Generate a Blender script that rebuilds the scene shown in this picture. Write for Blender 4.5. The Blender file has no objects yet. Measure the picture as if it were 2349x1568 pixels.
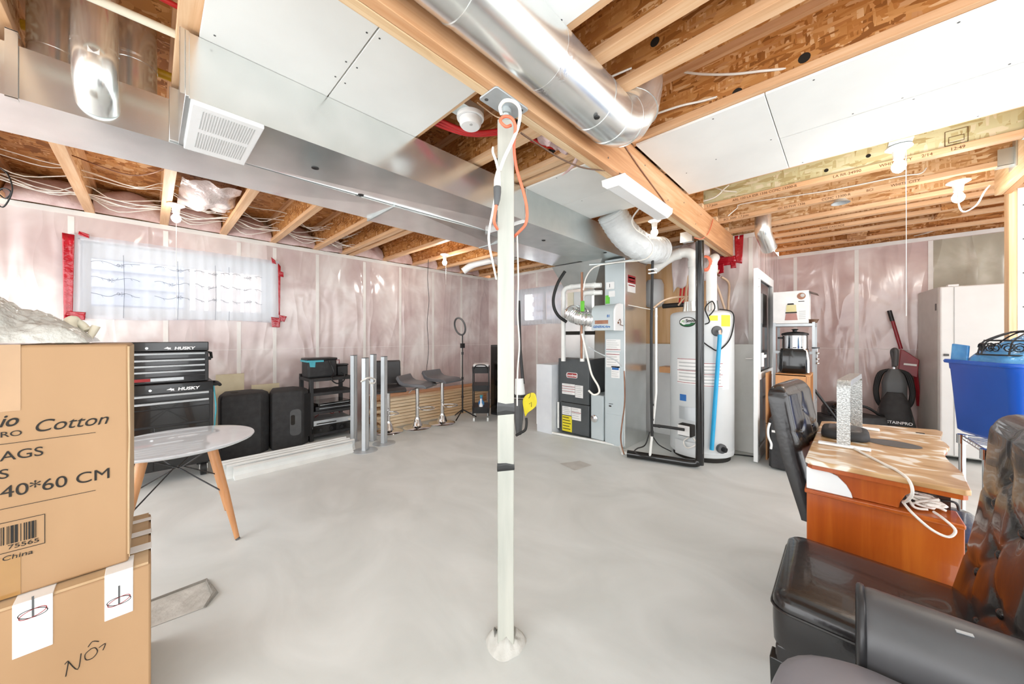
WORLD = 3.0; EXPO = .6; BULB = 5
import bpy, bmesh, math, random
from mathutils import Vector as V, Matrix as MX, Euler, noise as NZ
random.seed(7)
SC = bpy.context.scene
C = SC.collection
PI = math.pi
BASE = {}

# ---------------------------------------------------------------- mesh builder
class MB:
    def __init__(s): s.bm = bmesh.new()
    def poly(s, vs): return s.bm.faces.new([s.bm.verts.new(v) for v in vs])
    def hexa(s, p):
        v = [s.bm.verts.new(q) for q in p]
        for f in ((0,3,2,1),(4,5,6,7),(0,1,5,4),(1,2,6,5),(2,3,7,6),(3,0,4,7)):
            s.bm.faces.new([v[i] for i in f])
        return s
    def box(s, x0, x1, y0, y1, z0, z1):
        return s.hexa([(x0,y0,z0),(x1,y0,z0),(x1,y1,z0),(x0,y1,z0),(x0,y0,z1),(x1,y0,z1),(x1,y1,z1),(x0,y1,z1)])
    def ob(s, c, d, rot=(0,0,0)):
        R = Euler(rot).to_matrix(); c = V(c); hx, hy, hz = d[0]/2, d[1]/2, d[2]/2
        return s.hexa([c + R @ V(q) for q in ((-hx,-hy,-hz),(hx,-hy,-hz),(hx,hy,-hz),(-hx,hy,-hz),(-hx,-hy,hz),(hx,-hy,hz),(hx,hy,hz),(-hx,hy,hz))])
    def rings(s, rs, close=True, cap=True):
        vs = [[s.bm.verts.new(p) for p in r] for r in rs]
        n = len(vs[0])
        for a, b in zip(vs, vs[1:]):
            for i in range(n if close else n-1):
                j = (i+1) % n
                s.bm.faces.new((a[i], a[j], b[j], b[i]))
        if cap and close:
            if len(set(map(tuple, rs[0]))) > 2: s.bm.faces.new(vs[0][::-1])
            if len(set(map(tuple, rs[-1]))) > 2: s.bm.faces.new(vs[-1])
        return s
    def tube(s, pts, r, n=8, cap=True, close=False):
        pts = [V(p) for p in pts]; m = len(pts)
        rr = r if isinstance(r, (list, tuple)) else [r]*m
        t0 = (pts[1]-pts[0]).normalized()
        up = V((0,0,1)) if abs(t0.z) < .9 else V((1,0,0))
        u = t0.cross(up).normalized(); rings = []; pt = t0
        for i, p in enumerate(pts):
            t = (pts[min(i+1,m-1)] - pts[max(i-1,0)])
            t = t.normalized() if t.length > 1e-9 else pt
            q = pt.rotation_difference(t); u = q @ u; u = (u - t*u.dot(t)).normalized(); pt = t
            w = t.cross(u)
            rings.append([p + (u*math.cos(2*PI*k/n) + w*math.sin(2*PI*k/n))*rr[i] for k in range(n)])
        return s.rings(rings, True, cap)
    def cyl(s, p0, p1, r0, r1=None, n=20, cap=True):
        return s.tube([p0, p1], [r0, r0 if r1 is None else r1], n, cap)
    def lathe(s, prof, c=(0,0,0), n=28, M=None, cap=True):
        c = V(c); rs = []
        for r, z in prof:
            ring = [V((r*math.cos(2*PI*k/n), r*math.sin(2*PI*k/n), z)) for k in range(n)]
            rs.append([(M @ q if M else q) + c for q in ring])
        return s.rings(rs, True, cap)
    def prism(s, pts, pl, a, b):
        def P(q, d): return {'xy': (q[0],q[1],d), 'xz': (q[0],d,q[1]), 'yz': (d,q[0],q[1])}[pl]
        return s.rings([[P(q,a) for q in pts], [P(q,b) for q in pts]])
    def sph(s, c, r, n=16, m=10, rot=None):
        r = (r,r,r) if not isinstance(r, (tuple, list)) else r
        R = Euler(rot).to_matrix() if rot else None
        rs = []
        for i in range(m+1):
            a = -PI/2 + PI*i/m; a = max(min(a, PI/2-.02), -PI/2+.02)
            ring = []
            for k in range(n):
                q = V((r[0]*math.cos(a)*math.cos(2*PI*k/n), r[1]*math.cos(a)*math.sin(2*PI*k/n), r[2]*math.sin(a)))
                ring.append((R @ q if R else q) + V(c))
            rs.append(ring)
        return s.rings(rs)
    def grid(s, f, nu, nv):
        vs = [[s.bm.verts.new(f(i/nu, j/nv)) for j in range(nv+1)] for i in range(nu+1)]
        for i in range(nu):
            for j in range(nv):
                s.bm.faces.new((vs[i][j], vs[i+1][j], vs[i+1][j+1], vs[i][j+1]))
        return s
    def rbox(s, x0, x1, y0, y1, z0, z1, r, n=4, pl='xy'):
        return s.prism(rrect(*( (x0,x1,y0,y1) if pl=='xy' else (x0,x1,z0,z1) if pl=='xz' else (y0,y1,z0,z1)), r, n), pl, *( (z0,z1) if pl=='xy' else (y0,y1) if pl=='xz' else (x0,x1)))

def rrect(a0, a1, b0, b1, r, n=4):
    out = []
    for cx, cy, st in ((a1-r,b0+r,-PI/2),(a1-r,b1-r,0),(a0+r,b1-r,PI/2),(a0+r,b0+r,PI)):
        for k in range(n+1):
            t = st + PI/2*k/n; out.append((cx+r*math.cos(t), cy+r*math.sin(t)))
    return out
def spline(pts, k=8, closed=False):
    P = [V(p) for p in pts]; out = []; n = len(P)
    for i in range(n if closed else n-1):
        if closed: a,b,c,d = P[(i-1)%n],P[i],P[(i+1)%n],P[(i+2)%n]
        else: a,b,c,d = P[max(i-1,0)],P[i],P[i+1],P[min(i+2,n-1)]
        for j in range(k):
            t = j/k
            out.append(.5*((2*b)+(c-a)*t+(2*a-5*b+4*c-d)*t*t+(3*b-a-3*c+d)*t**3))
    if not closed: out.append(P[-1])
    return out

def tag(o, label=None, cat=None, group=None, kind=None):
    if label: o['label'] = label
    if cat: o['category'] = cat
    if group: o['group'] = group
    if kind: o['kind'] = kind
    return o

def obj(name, mb, m, parent=None, smooth=None, bevel=0, sub=0, label=None, solid=0, seg=2):
    bmesh.ops.recalc_face_normals(mb.bm, faces=mb.bm.faces)
    me = bpy.data.meshes.new(name); mb.bm.to_mesh(me); mb.bm.free()
    me.materials.append(m)
    o = bpy.data.objects.new(name, me); C.objects.link(o)
    if parent:
        o.parent = parent; B = BASE[parent]
        if B != MX(): me.transform(B.inverted())
        BASE[o] = B.copy()
    else:
        xs = [v.co for v in me.vertices]
        lo = V([min(c[i] for c in xs) for i in range(3)]); hi = V([max(c[i] for c in xs) for i in range(3)])
        c = V(((lo.x+hi.x)/2, (lo.y+hi.y)/2, lo.z))
        me.transform(MX.Translation(-c)); o.location = c; BASE[o] = MX.Translation(c)
    if smooth:
        me.shade_smooth(); me.set_sharp_from_angle(angle=math.radians(smooth))
    if solid:
        d = o.modifiers.new('s', 'SOLIDIFY'); d.thickness = solid; d.offset = 0
    if bevel:
        d = o.modifiers.new('b', 'BEVEL'); d.width = bevel; d.segments = seg; d.limit_method = 'ANGLE'; d.angle_limit = math.radians(40); d.use_clamp_overlap = True
        if not smooth:
            me.shade_smooth(); me.set_sharp_from_angle(angle=math.radians(30)); d.harden_normals = False
    if sub:
        d = o.modifiers.new('u', 'SUBSURF'); d.levels = sub; d.render_levels = sub
        me.shade_smooth()
    if label: o['label'] = label
    return o

def thing(name, label, cat, loc=(0,0,0), rz=0, group=None, rot=None):
    o = bpy.data.objects.new(name, None); C.objects.link(o)
    o.location = loc; o.rotation_euler = rot or (0,0,rz); o.empty_display_size = .05
    BASE[o] = MX.Translation(V(loc)) @ Euler(rot or (0,0,rz)).to_matrix().to_4x4()
    return tag(o, label, cat, group)
# part given in the thing's own coordinates
def lpart(name, mb, m, t, **k):
    mb.bm.transform(BASE[t]); return obj(name, mb, m, t, **k)
def one(name, mb, m, label, cat, group=None, kind=None, **k):
    return tag(obj(name, mb, m, **k), label, cat, group, kind)
def struct(name, mb, m, parent=None, **k):
    o = obj(name, mb, m, parent, **k)
    if not parent: o['kind'] = 'structure'
    return o
def copy_tree(o, parent=None):
    c = o.copy(); C.objects.link(c)
    if parent: c.parent = parent
    BASE[c] = BASE[o].copy()
    for ch in [x for x in C.objects if x.parent == o]: copy_tree(ch, c)
    return c
def dup(o, loc, rz=None, label=None):
    c = copy_tree(o); c.location = loc
    if rz is not None: c.rotation_euler = (0,0,rz)
    BASE[c] = MX.Translation(V(loc)) @ c.rotation_euler.to_matrix().to_4x4()
    if label: c['label'] = label
    return c
def text_mb(s, size, o, xd, yd, shear=0, sx=1, depth=.0008, align='LEFT', bold=0):
    cu = bpy.data.curves.new('t', 'FONT'); cu.body = s; cu.size = size; cu.shear = shear; cu.extrude = depth; cu.align_x = align; cu.offset = bold
    ob = bpy.data.objects.new('t', cu); C.objects.link(ob)
    me = bpy.data.meshes.new_from_object(ob.evaluated_get(bpy.context.evaluated_depsgraph_get()))
    bpy.data.objects.remove(ob); bpy.data.curves.remove(cu)
    xd = V(xd).normalized(); yd = V(yd).normalized(); n = xd.cross(yd)
    M = MX(((xd.x*sx,yd.x,n.x,o[0]),(xd.y*sx,yd.y,n.y,o[1]),(xd.z*sx,yd.z,n.z,o[2]),(0,0,0,1)))
    b = MB(); b.bm.from_mesh(me); b.bm.transform(M); bpy.data.meshes.remove(me)
    return b

# ---------------------------------------------------------------- materials
def lin(c):
    if isinstance(c, str): c = [int(c[i:i+2],16)/255 for i in (0,2,4)]
    return tuple(x/12.92 if x <= .04045 else ((x+.055)/1.055)**2.4 for x in c) + (1,)
def nt(name):
    m = bpy.data.materials.new(name); m.use_nodes = True; t = m.node_tree
    return m, t, t.nodes['Principled BSDF']
def N(t, ty, **k):
    n = t.nodes.new(ty)
    for a, b in k.items():
        if a in n.inputs: n.inputs[a].default_value = b
        else: setattr(n, a, b)
    return n
def coords(t, sc=(1,1,1), rot=(0,0,0), kind='Object'):
    tc = N(t, 'ShaderNodeTexCoord'); mp = N(t, 'ShaderNodeMapping')
    mp.inputs['Scale'].default_value = sc; mp.inputs['Rotation'].default_value = rot
    t.links.new(tc.outputs[kind], mp.inputs['Vector']); return mp.outputs[0]
def ramp(t, src, stops):
    r = N(t, 'ShaderNodeValToRGB'); e = r.color_ramp.elements
    while len(e) < len(stops): e.new(.5)
    for i, (p, c) in enumerate(stops): e[i].position = p; e[i].color = c if not isinstance(c, str) else lin(c)
    t.links.new(src, r.inputs[0]); return r.outputs[0]
def bump(t, b, src, st, dist=.01):
    n = N(t, 'ShaderNodeBump', Strength=st, Distance=dist); t.links.new(src, n.inputs['Height']); t.links.new(n.outputs[0], b.inputs['Normal'])
def mat(name, c1, c2=None, rough=.5, metal=0, sc=8, st=(1,1,1), bmp=0, bsc=None, bdist=.004, coat=0, detail=4, spec=.5, sub=0, dis=0, **k):
    m, t, b = nt(name)
    b.inputs['Roughness'].default_value = rough; b.inputs['Metallic'].default_value = metal
    b.inputs['Coat Weight'].default_value = coat; b.inputs['Specular IOR Level'].default_value = spec
    co = coords(t, st)
    n = N(t, 'ShaderNodeTexNoise', Scale=sc, Detail=detail, Distortion=dis); t.links.new(co, n.inputs['Vector'])
    c2 = c2 or c1
    t.links.new(ramp(t, n.outputs['Fac'], [(.3, c1), (.7, c2)]), b.inputs['Base Color'])
    if bmp:
        n2 = N(t, 'ShaderNodeTexNoise', Scale=bsc or sc, Detail=5); t.links.new(co, n2.inputs['Vector'])
        bump(t, b, n2.outputs['Fac'], bmp, bdist)
    for a, v in k.items(): b.inputs[a.replace('_',' ')].default_value = v
    return m
def wood(name, a, b_, c, ax=0, sc=1., rough=.55, coat=0):
    m, t, b = nt(name); b.inputs['Roughness'].default_value = rough; b.inputs['Coat Weight'].default_value = coat
    s = [26*sc]*3; s[ax] = 1.3*sc
    co = coords(t, s)
    n = N(t, 'ShaderNodeTexNoise', Scale=1.6, Detail=6, Roughness=.6, Distortion=.6); t.links.new(co, n.inputs['Vector'])
    n2 = N(t, 'ShaderNodeTexNoise', Scale=.9, Detail=2); t.links.new(coords(t, [v*.12 if i != ax else v*.7 for i, v in enumerate(s)]), n2.inputs['Vector'])
    mx = N(t, 'ShaderNodeMath', operation='ADD'); t.links.new(n.outputs['Fac'], mx.inputs[0]); t.links.new(n2.outputs['Fac'], mx.inputs[1])
    hm = N(t, 'ShaderNodeMath', operation='MULTIPLY'); hm.inputs[1].default_value = .5; t.links.new(mx.outputs[0], hm.inputs[0])
    t.links.new(ramp(t, hm.outputs[0], [(.34, a), (.5, b_), (.66, c)]), b.inputs['Base Color'])
    bump(t, b, n.outputs['Fac'], .15, .003)
    return m
def osb(name, cols, sc=1.):
    m, t, b = nt(name); b.inputs['Roughness'].default_value = .6
    outs = []
    for i, (s3, r) in enumerate((((9,9,42),(.3,.8,.4)),((42,9,9),(-.2,-.5,.3)),((9,42,22),(.5,.25,1.1)))):
        co = coords(t, [q*sc*.75 for q in s3], r)
        nz = N(t, 'ShaderNodeTexNoise', Scale=.8, Detail=2); t.links.new(co, nz.inputs['Vector'])
        ad = N(t, 'ShaderNodeMixRGB', blend_type='ADD'); ad.inputs[0].default_value = .9
        t.links.new(co, ad.inputs[1]); t.links.new(nz.outputs['Color'], ad.inputs[2])
        v = N(t, 'ShaderNodeTexVoronoi', Scale=1.); t.links.new(ad.outputs[0], v.inputs['Vector']); outs.append(v)
    sp = [N(t, 'ShaderNodeSeparateColor') for _ in outs]
    for a, v in zip(sp, outs): t.links.new(v.outputs['Color'], a.inputs[0])
    def mixf(f, a, c):
        g = N(t, 'ShaderNodeMath', operation='GREATER_THAN'); g.inputs[1].default_value = .55; t.links.new(f, g.inputs[0])
        x = N(t, 'ShaderNodeMix'); t.links.new(g.outputs[0], x.inputs[0]); t.links.new(a, x.inputs[2]); t.links.new(c, x.inputs[3]); return x.outputs[0]
    h = mixf(sp[0].outputs[1], sp[0].outputs[0], mixf(sp[1].outputs[1], sp[1].outputs[0], sp[2].outputs[0]))
    n = len(cols); st = [(.06+.88*i/(n-1), c) for i, c in enumerate(cols)]
    t.links.new(ramp(t, h, st), b.inputs['Base Color'])
    bump(t, b, h, .35, .003)
    return m
def poly(name, c1, c2, c3, ang=(0,0,.5), rough=.24):
    # vapour-barrier film over batts: soft mottled colour below, glossy wrinkled film above
    m, t, b = nt(name); b.inputs['Roughness'].default_value = rough; b.inputs['Specular IOR Level'].default_value = .6
    co = coords(t, (1,1,1))
    n = N(t, 'ShaderNodeTexNoise', Scale=2.2, Detail=4, Roughness=.5, Distortion=.4); t.links.new(co, n.inputs['Vector'])
    t.links.new(ramp(t, n.outputs['Fac'], [(.32, c1), (.52, c2), (.68, c3)]), b.inputs['Base Color'])
    w = N(t, 'ShaderNodeTexNoise', Scale=1.2, Detail=2, Roughness=.4, Distortion=1.3); t.links.new(coords(t, (2.0,2.0,1.1), ang), w.inputs['Vector'])
    w2 = N(t, 'ShaderNodeTexNoise', Scale=1.0, Detail=1, Distortion=.4); t.links.new(coords(t, (4.5,4.5,.8), ang), w2.inputs['Vector'])
    rd = w2.outputs['Fac']
    for op, v in (('SUBTRACT',.5),('ABSOLUTE',0),('MULTIPLY',-1.6)):
        q = N(t, 'ShaderNodeMath', operation=op); q.inputs[1].default_value = v; t.links.new(rd, q.inputs[0]); rd = q.outputs[0]
    a = N(t, 'ShaderNodeMath', operation='ADD'); t.links.new(w.outputs['Fac'], a.inputs[0]); t.links.new(rd, a.inputs[1])
    bump(t, b, a.outputs[0], .5, .06)
    return m

M = {}
M['concrete'] = mat('concrete', 'cdd1ce', 'dfe3e1', rough=.5, sc=1.5, st=(1,1.5,1), detail=8, bmp=.08, bsc=30, bdist=.002, dis=1.2)
M['pit'] = mat('pit_concrete', 'b0afa8', 'cfcec8', rough=.9, sc=14, bmp=.8, bsc=22, bdist=.01)
M['drywall'] = mat('drywall', 'e6e7e5', 'eeefed', rough=.75, sc=3)
M['paint'] = mat('white_paint', 'e8e9e8', 'f0f1f0', rough=.4, sc=4)
M['white'] = mat('white_plastic', 'eceded', 'f2f2f2', rough=.3, sc=4)
M['osb'] = osb('osb', ['8f5824','a86a2e','b87a3c','c48a4c','d29a60','c48a4c','b4743a','e0b484'],2.3)
M['osb_pale'] = osb('osb_pale', ['b07c48','c99a66','d8ae7e','e2be94','d8ae7e','ecd0a8'],2.1)  # paler copy of the OSB, with brighter lighting put into its colour
M['osb_green'] = osb('osb_green', ['b8a878','cfc797','d6d2a8','dcdab4','d6d2a8','e8e0c4'],1.5)
M['lumber'] = wood('lumber', 'c79468', 'dcb086', 'ebcba6', 0)
M['lumber_y'] = wood('lumber_y', 'b47c50', 'cc976a', 'dfb38a', 1)
M['lumber_pale_y'] = wood('lumber_pale_y', 'bd9568', 'dfbf96', 'eed8b6', 1)
M['lumber_z'] = wood('lumber_z', 'd3a878', 'e4c096', 'efd6b4', 2)
M['ply'] = wood('plywood', 'd3a26b', 'e3bb8a', 'eccca2', 2, .6)
M['pink'] = poly('poly_pink', 'c0acaa', 'd2c4c1', 'e2dbd8', (.75,.75,0), .19)
M['pinkx'] = poly('poly_pink_far', 'bda3a0', 'cfbab6', 'dccdc9', (0,.85,0), .17)
M['greyfilm'] = poly('poly_grey', '9a9484', 'aea999', 'c6c1b4', (0,1.2,0), .2)
M['batt'] = mat('pink_batt', 'c9a8a6', 'e6d2cf', rough=.8, sc=9, bmp=.6, bsc=14, bdist=.02)
M['stud'] = mat('film_over_stud', 'dad6d1', 'e8e5e0', rough=.3, sc=5)
def galv(name, c1, c2, rough, bsc=30, bm=0, metal=.84):
    m = mat(name, c1, c2, rough=rough, metal=metal, sc=6, bmp=bm, bsc=bsc, bdist=.002); return m
M['galv'] = galv('galvanised', 'e2e6e4', 'f3f5f4', .2)
M['galv_bright'] = galv('galvanised_bright', 'dcdfdd', 'eceeed', .24, 3.5, .07)
M['galv_dull'] = galv('galvanised_dull', 'c9d1d1', 'd9dfdf', .4)
M['foil'] = galv('foil', 'd5d7d6', 'f0f0f0', .2, 45, .9)
M['chrome'] = mat('chrome', 'dcdcdc', 'e8e8e8', rough=.07, metal=1)
M['alu'] = mat('aluminium', 'b4babd', 'c6cbce', rough=.42, metal=.5, sc=3, st=(4,4,.4))
M['alu_w'] = mat('white_aluminium', 'd7dad8', 'e3e6e3', rough=.4)
M['black'] = mat('black_plastic', '121213', '1c1c1e', rough=.4, sc=10)
M['black_m'] = mat('black_matte', '29292a', '353536', rough=.75, sc=20, bmp=.2, bsc=90)
M['gloss_black'] = mat('gloss_black', '0a0a0b', '111112', rough=.16, coat=.3)
M['rubber'] = mat('black_rubber', '151515', '202020', rough=.55)
M['leather'] = mat('black_leather', '161314', '211d1d', rough=.27, sc=16, bmp=.25, bsc=60, bdist=.003, coat=.25)
M['leather_g'] = mat('grey_vinyl', '4d4a4f', '5a575c', rough=.42, sc=6, bmp=.1, bsc=80, bdist=.002)
M['stool_grey'] = mat('stool_vinyl', '59595c', '68686b', rough=.3, sc=6)
M['arm_grey'] = mat('arm_vinyl', '48484a', '535355', rough=.38, sc=6, bmp=.06, bsc=90, bdist=.002)
M['cushion'] = mat('cushion_vinyl', '7b787e', '88858b', rough=.45, sc=6)
M['vinyl'] = mat('black_vinyl', '262628', '303032', rough=.36, sc=6, bmp=.08, bsc=90, bdist=.002)
M['card'] = mat('cardboard', '9d7b57', 'ab8863', rough=.7, sc=2.5, st=(1,1,.5), bmp=.06, bsc=40)
M['card_edge'] = mat('cardboard_edge', 'b59873', 'c4a987', rough=.75, sc=8)
M['tape'] = mat('packing_tape', '96703f', 'a57d4c', rough=.15, sc=5, coat=.5)
M['label'] = mat('paper_label', 'e3e2e0', 'efeeec', rough=.5)
M['ink'] = mat('ink', '17140f', '221d16', rough=.8)
M['redink'] = mat('red_ink', '8c1f22', '9c2c2e', rough=.7)
M['blueink'] = mat('blue_ink', '1d5fa5', '2a6db2', rough=.6)
M['red'] = mat('red_pipe', 'b8151a', 'cf2626', rough=.35)
M['redtape'] = mat('red_tape', '9d0f20', 'b81a2c', rough=.14, sc=12, bmp=.7, bsc=16, bdist=.012, coat=.4)
M['orange'] = mat('orange_cord', 'd9694a', 'e27a58', rough=.5)
M['yellow'] = mat('yellow', 'e0cf1c', 'ecdc35', rough=.5)
M['yellow_pipe'] = mat('yellow_pipe', 'd9ad1f', 'e6bf3a', rough=.4)
M['cable'] = mat('white_cable', 'e8e3da', 'f2eee6', rough=.45)
M['cream'] = mat('cream_pipe', 'd9d3bd', 'e4dfcc', rough=.45)
M['pvc'] = mat('white_pvc', 'e3e4e0', 'eeeeea', rough=.35)
M['steelblue'] = mat('grey_painted_steel', 'b4bfc2', 'c1cacc', rough=.4, sc=3)
M['charcoal'] = mat('charcoal_steel', '45494b', '505456', rough=.42, sc=5)
M['tank'] = mat('tank_white', 'c6cacb', 'd2d5d5', rough=.35, sc=2)
M['dgrey'] = mat('dark_grey_plastic', '4a4b4c', '595a5b', rough=.5)
M['blue_hose'] = mat('blue_hose', '1f9fd4', '2fabdd', rough=.3)
M['copper'] = mat('copper_brown', '7d5340', '96705a', rough=.35, metal=.6)
M['pex'] = mat('pex_tan', 'd9b99a', 'e3c8ac', rough=.4)
M['cherry'] = wood('cherry', '93400f', 'a94e14', 'bd6420', 2, .5, .3, .3)
M['oakleg'] = wood('beech_leg', 'b9804f', 'c98f5e', 'd7a273', 2, .8, .4)
M['maple'] = wood('maple_veneer', 'b8814f', 'c68d58', 'd09a66', 2, .35, .45)
M['bluebin'] = mat('blue_bin', '0a4bab', '1257bd', rough=.35, sc=2)
M['bluebag'] = mat('blue_bag', '2f7fc4', '68aee0', rough=.25, sc=9, bmp=.6, bsc=12, bdist=.02)
M['crimson'] = mat('dark_red_plastic', '7d1620', '93202b', rough=.3)
M['green'] = mat('green_label', '5cb52c', '6cc63a', rough=.5)
M['dgreen'] = mat('dark_green', '1b5c34', '236b3e', rough=.4)
M['teal'] = mat('teal_trim', '3f9fb0', '57b4c2', rough=.5)
M['brownpl'] = mat('brown_plastic', '5a4030', '6b4d3a', rough=.3)
M['mirror'] = mat('dark_pane_and_cavity', '3a2c28', '4a3a33', rough=.1)

def glass(name, col=(1,1,1), ior=1.45, rough=.02):
    m, t, b = nt(name); out = t.nodes['Material Output']
    tr = N(t, 'ShaderNodeBsdfTransparent'); tr.inputs[0].default_value = (*col, 1)
    gl = N(t, 'ShaderNodeBsdfGlossy'); gl.inputs['Roughness'].default_value = rough
    mx = N(t, 'ShaderNodeMixShader'); fr = N(t, 'ShaderNodeFresnel', IOR=ior)
    t.links.new(fr.outputs[0], mx.inputs[0]); t.links.new(tr.outputs[0], mx.inputs[1]); t.links.new(gl.outputs[0], mx.inputs[2])
    t.links.new(mx.outputs[0], out.inputs[0]); t.nodes.remove(b); return m
M['glass'] = glass('glass')
M['doorglass'] = glass('door_glass', (.96,.96,.96), ior=2.0)
def sheer(name, col, opac, nsc=0):
    m, t, b = nt(name); out = t.nodes['Material Output']; t.nodes.remove(b)
    tr = N(t, 'ShaderNodeBsdfTransparent'); tl = N(t, 'ShaderNodeBsdfTranslucent'); df = N(t, 'ShaderNodeBsdfDiffuse')
    tl.inputs[0].default_value = lin(col); df.inputs[0].default_value = lin(col)
    a = N(t, 'ShaderNodeMixShader'); a.inputs[0].default_value = .5; t.links.new(tl.outputs[0], a.inputs[1]); t.links.new(df.outputs[0], a.inputs[2])
    x = N(t, 'ShaderNodeMixShader'); x.inputs[0].default_value = opac; t.links.new(tr.outputs[0], x.inputs[1]); t.links.new(a.outputs[0], x.inputs[2])
    t.links.new(x.outputs[0], out.inputs[0]); return m
M['sheer'] = sheer('sheer_curtain', 'ebf1fb', .5)
M['clearfilm'] = mat('bubble_wrap', 'bcbcb4', 'dadad4', rough=.2, sc=9, bmp=1., bsc=42, bdist=.012, Alpha=.85)
def emit(name, col, s):
    m, t, b = nt(name); b.inputs['Base Color'].default_value = lin(col); b.inputs['Emission Color'].default_value = lin(col); b.inputs['Emission Strength'].default_value = s; return m
M['bulb'] = emit('lit_bulb', 'fff4e2', 22)
ORD = ['first','second','third','fourth','fifth','sixth','seventh','eighth','ninth','tenth','eleventh','twelfth','thirteenth','fourteenth']
# ================================================================ setting
b = MB(); b.box(-5.3, 3.6, -3.2, 6.5, -.12, 0)
struct('floor', b, M['concrete'])
b = MB(); b.box(-5.3, 3.2, -2.4, 6.5, 2.69, 2.71)
struct('ceiling', b, M['osb'])
def wall(name, mb, m): return struct(name, mb, m)
# left wall (x = -5.1) with the window opening
b = MB()
for y0, y1, z0, z1 in ((-2.6,4.85,0,1.42),(-2.6,4.85,2.14,2.39),(-2.6,-.46,1.42,2.14),(1.05,4.85,1.42,2.14)):
    b.box(-5.3, -5.1, y0, y1, z0, z1)
wl = wall('wall_left', b, M['pink'])
b = MB(); b.box(-5.34, -5.3, -2.6, 6.5, 2.39, 2.69); struct('trim_1', b, M['osb_pale'])
for y in (-1.72,-1.11,-.5,.112,.716,1.068,1.551,2.182,2.751,3.36,3.97):
    segs = ((0,1.405),(2.155,2.33)) if -.45 < y < 1.04 else ((0,2.33),)
    b = MB()
    for z0, z1 in segs: b.box(-5.1, -5.097, y-.019, y+.019, z0, z1)
    obj('stud_face', b, M['stud'], wl)
b = MB(); b.box(-5.1, -5.096, -2.6, 4.65, 2.345, 2.39); obj('top_plate', b, M['stud'], wl)
b = MB(); b.box(-5.1, -5.0985, -2.6, 4.65, 1.077, 1.081); obj('film_fold', b, M['stud'], wl)
# back wall behind the furnace (y = 4.65) with the second window
b = MB()
for x0, x1, z0, z1 in ((-5.1,-.69,0,1.45),(-5.1,-.69,2.07,2.39),(-5.1,-4.34,1.45,2.07),(-3.2,-.69,1.45,2.07)):
    b.box(x0, x1, 4.65, 4.85, z0, z1)
wb = wall('wall_back', b, M['pink'])
for x in (-4.75,-3.86,-3.3,-2.75,-.76):
    b = MB()
    for z0, z1 in (((0,1.43),(2.1,2.34)) if -4.3 < x < -3.25 else ((0,2.34),)): b.box(x-.019, x+.019, 4.647, 4.65, z0, z1)
    obj('stud_face', b, M['stud'], wb)
b = MB(); b.box(-5.1, -.69, 4.646, 4.65, 2.345, 2.39); obj('top_plate', b, M['stud'], wb)
b = MB(); b.box(-.89, -.69, 4.85, 6.45, 0, 2.39)
wr = wall('wall_return', b, M['pinkx'])
b = MB(); b.box(-.69, 2.9, 6.25, 6.45, 0, 2.39)
wf = wall('wall_far', b, M['pinkx'])
for x in (-.5,.109,.717):
    b = MB(); b.box(x-.019, x+.019, 6.247, 6.25, 0, 2.34); obj('stud_face', b, M['stud'], wf)
b = MB(); b.box(-.69, 2.9, 6.246, 6.25, 2.345, 2.39); obj('top_plate', b, M['stud'], wf)
b = MB(); b.box(-.69, 2.9, 6.2485, 6.25, 1.076, 1.08); obj('film_fold', b, M['stud'], wf)
b = MB(); b.box(.737, 1.31, 6.2465, 6.25, 1.62, 2.34); obj('grey_batt_panel', b, M['greyfilm'], wf, label='grey insulation bay behind the film')
# drywalled partition at the right
b = MB(); b.box(.925, 2.6, 4.45, 4.4635, 0, 2.33); b.box(.95, 2.6, 4.4635, 4.555, 0, 2.33)
wp = wall('wall_right', b, M['drywall'])
b = MB(); b.box(.887, .925, 4.452, 4.56, 0, 2.33); obj('end_stud', b, M['lumber_z'], wp, bevel=.003, label='bare wooden end stud')
b = MB()
for z in (.4,.8,1.2,1.45,1.7,1.95,2.2): b.cyl((.95,4.4485,z),(.95,4.4505,z),.005,n=10)
obj('screw_heads', b, M['dgrey'], wp)

# ---- windows
def window(nm, ax, p, q0, q1, z0, z1, panes, dep):
    # ax 'x': wall plane x = p, outside towards -x ; ax 'y': wall plane y = p, outside towards +y
    s = -1 if ax == 'x' else 1
    def bx(b, d0, d1, a0, a1, c0, c1):
        u = sorted((p+s*d0, p+s*d1))
        return b.box(u[0],u[1],a0,a1,c0,c1) if ax == 'x' else b.box(a0,a1,u[0],u[1],c0,c1)
    w = struct(nm, bx(bx(bx(bx(MB(), 0,.19,q0,q0+.012,z0,z1),0,.19,q1-.012,q1,z0,z1),0,.19,q0,q1,z0,z0+.012),0,.19,q0,q1,z1-.012,z1), M['paint'])
    b = MB()
    f0, f1, g0, g1 = panes[0][0]-.045, panes[-1][1]+.045, panes[0][2]-.05, panes[0][3]+.05
    a = dep; c = dep+.06
    bx(b,a,c,q0+.012,panes[0][0],z0+.012,z1-.012); bx(b,a,c,panes[-1][1],q1-.012,z0+.012,z1-.012)
    for u, v in zip(panes, panes[1:]): bx(b,a,c,u[1],v[0],u[2],u[3])
    bx(b,a,c,panes[0][0],panes[-1][1],z0+.012,panes[0][2]); bx(b,a,c,panes[0][0],panes[-1][1],panes[0][3],z1-.012)
    obj('window_frame', b, M['paint'], w, bevel=.004)
    for u in panes:
        b = MB(); bx(b, dep+.028, dep+.033, u[0],u[1],u[2],u[3]); obj('pane', b, M['glass'], w)
    return w
window('window_1','x',-5.1,-.46,1.05,1.42,2.14,[(-.392,.258,1.525,1.985),(.302,.952,1.525,1.985)],.09)
window('window_2','y',4.65,-4.34,-3.2,1.45,2.07,[(-4.27,-3.80,1.53,2.0),(-3.76,-3.27,1.53,2.0)],.09)
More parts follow.
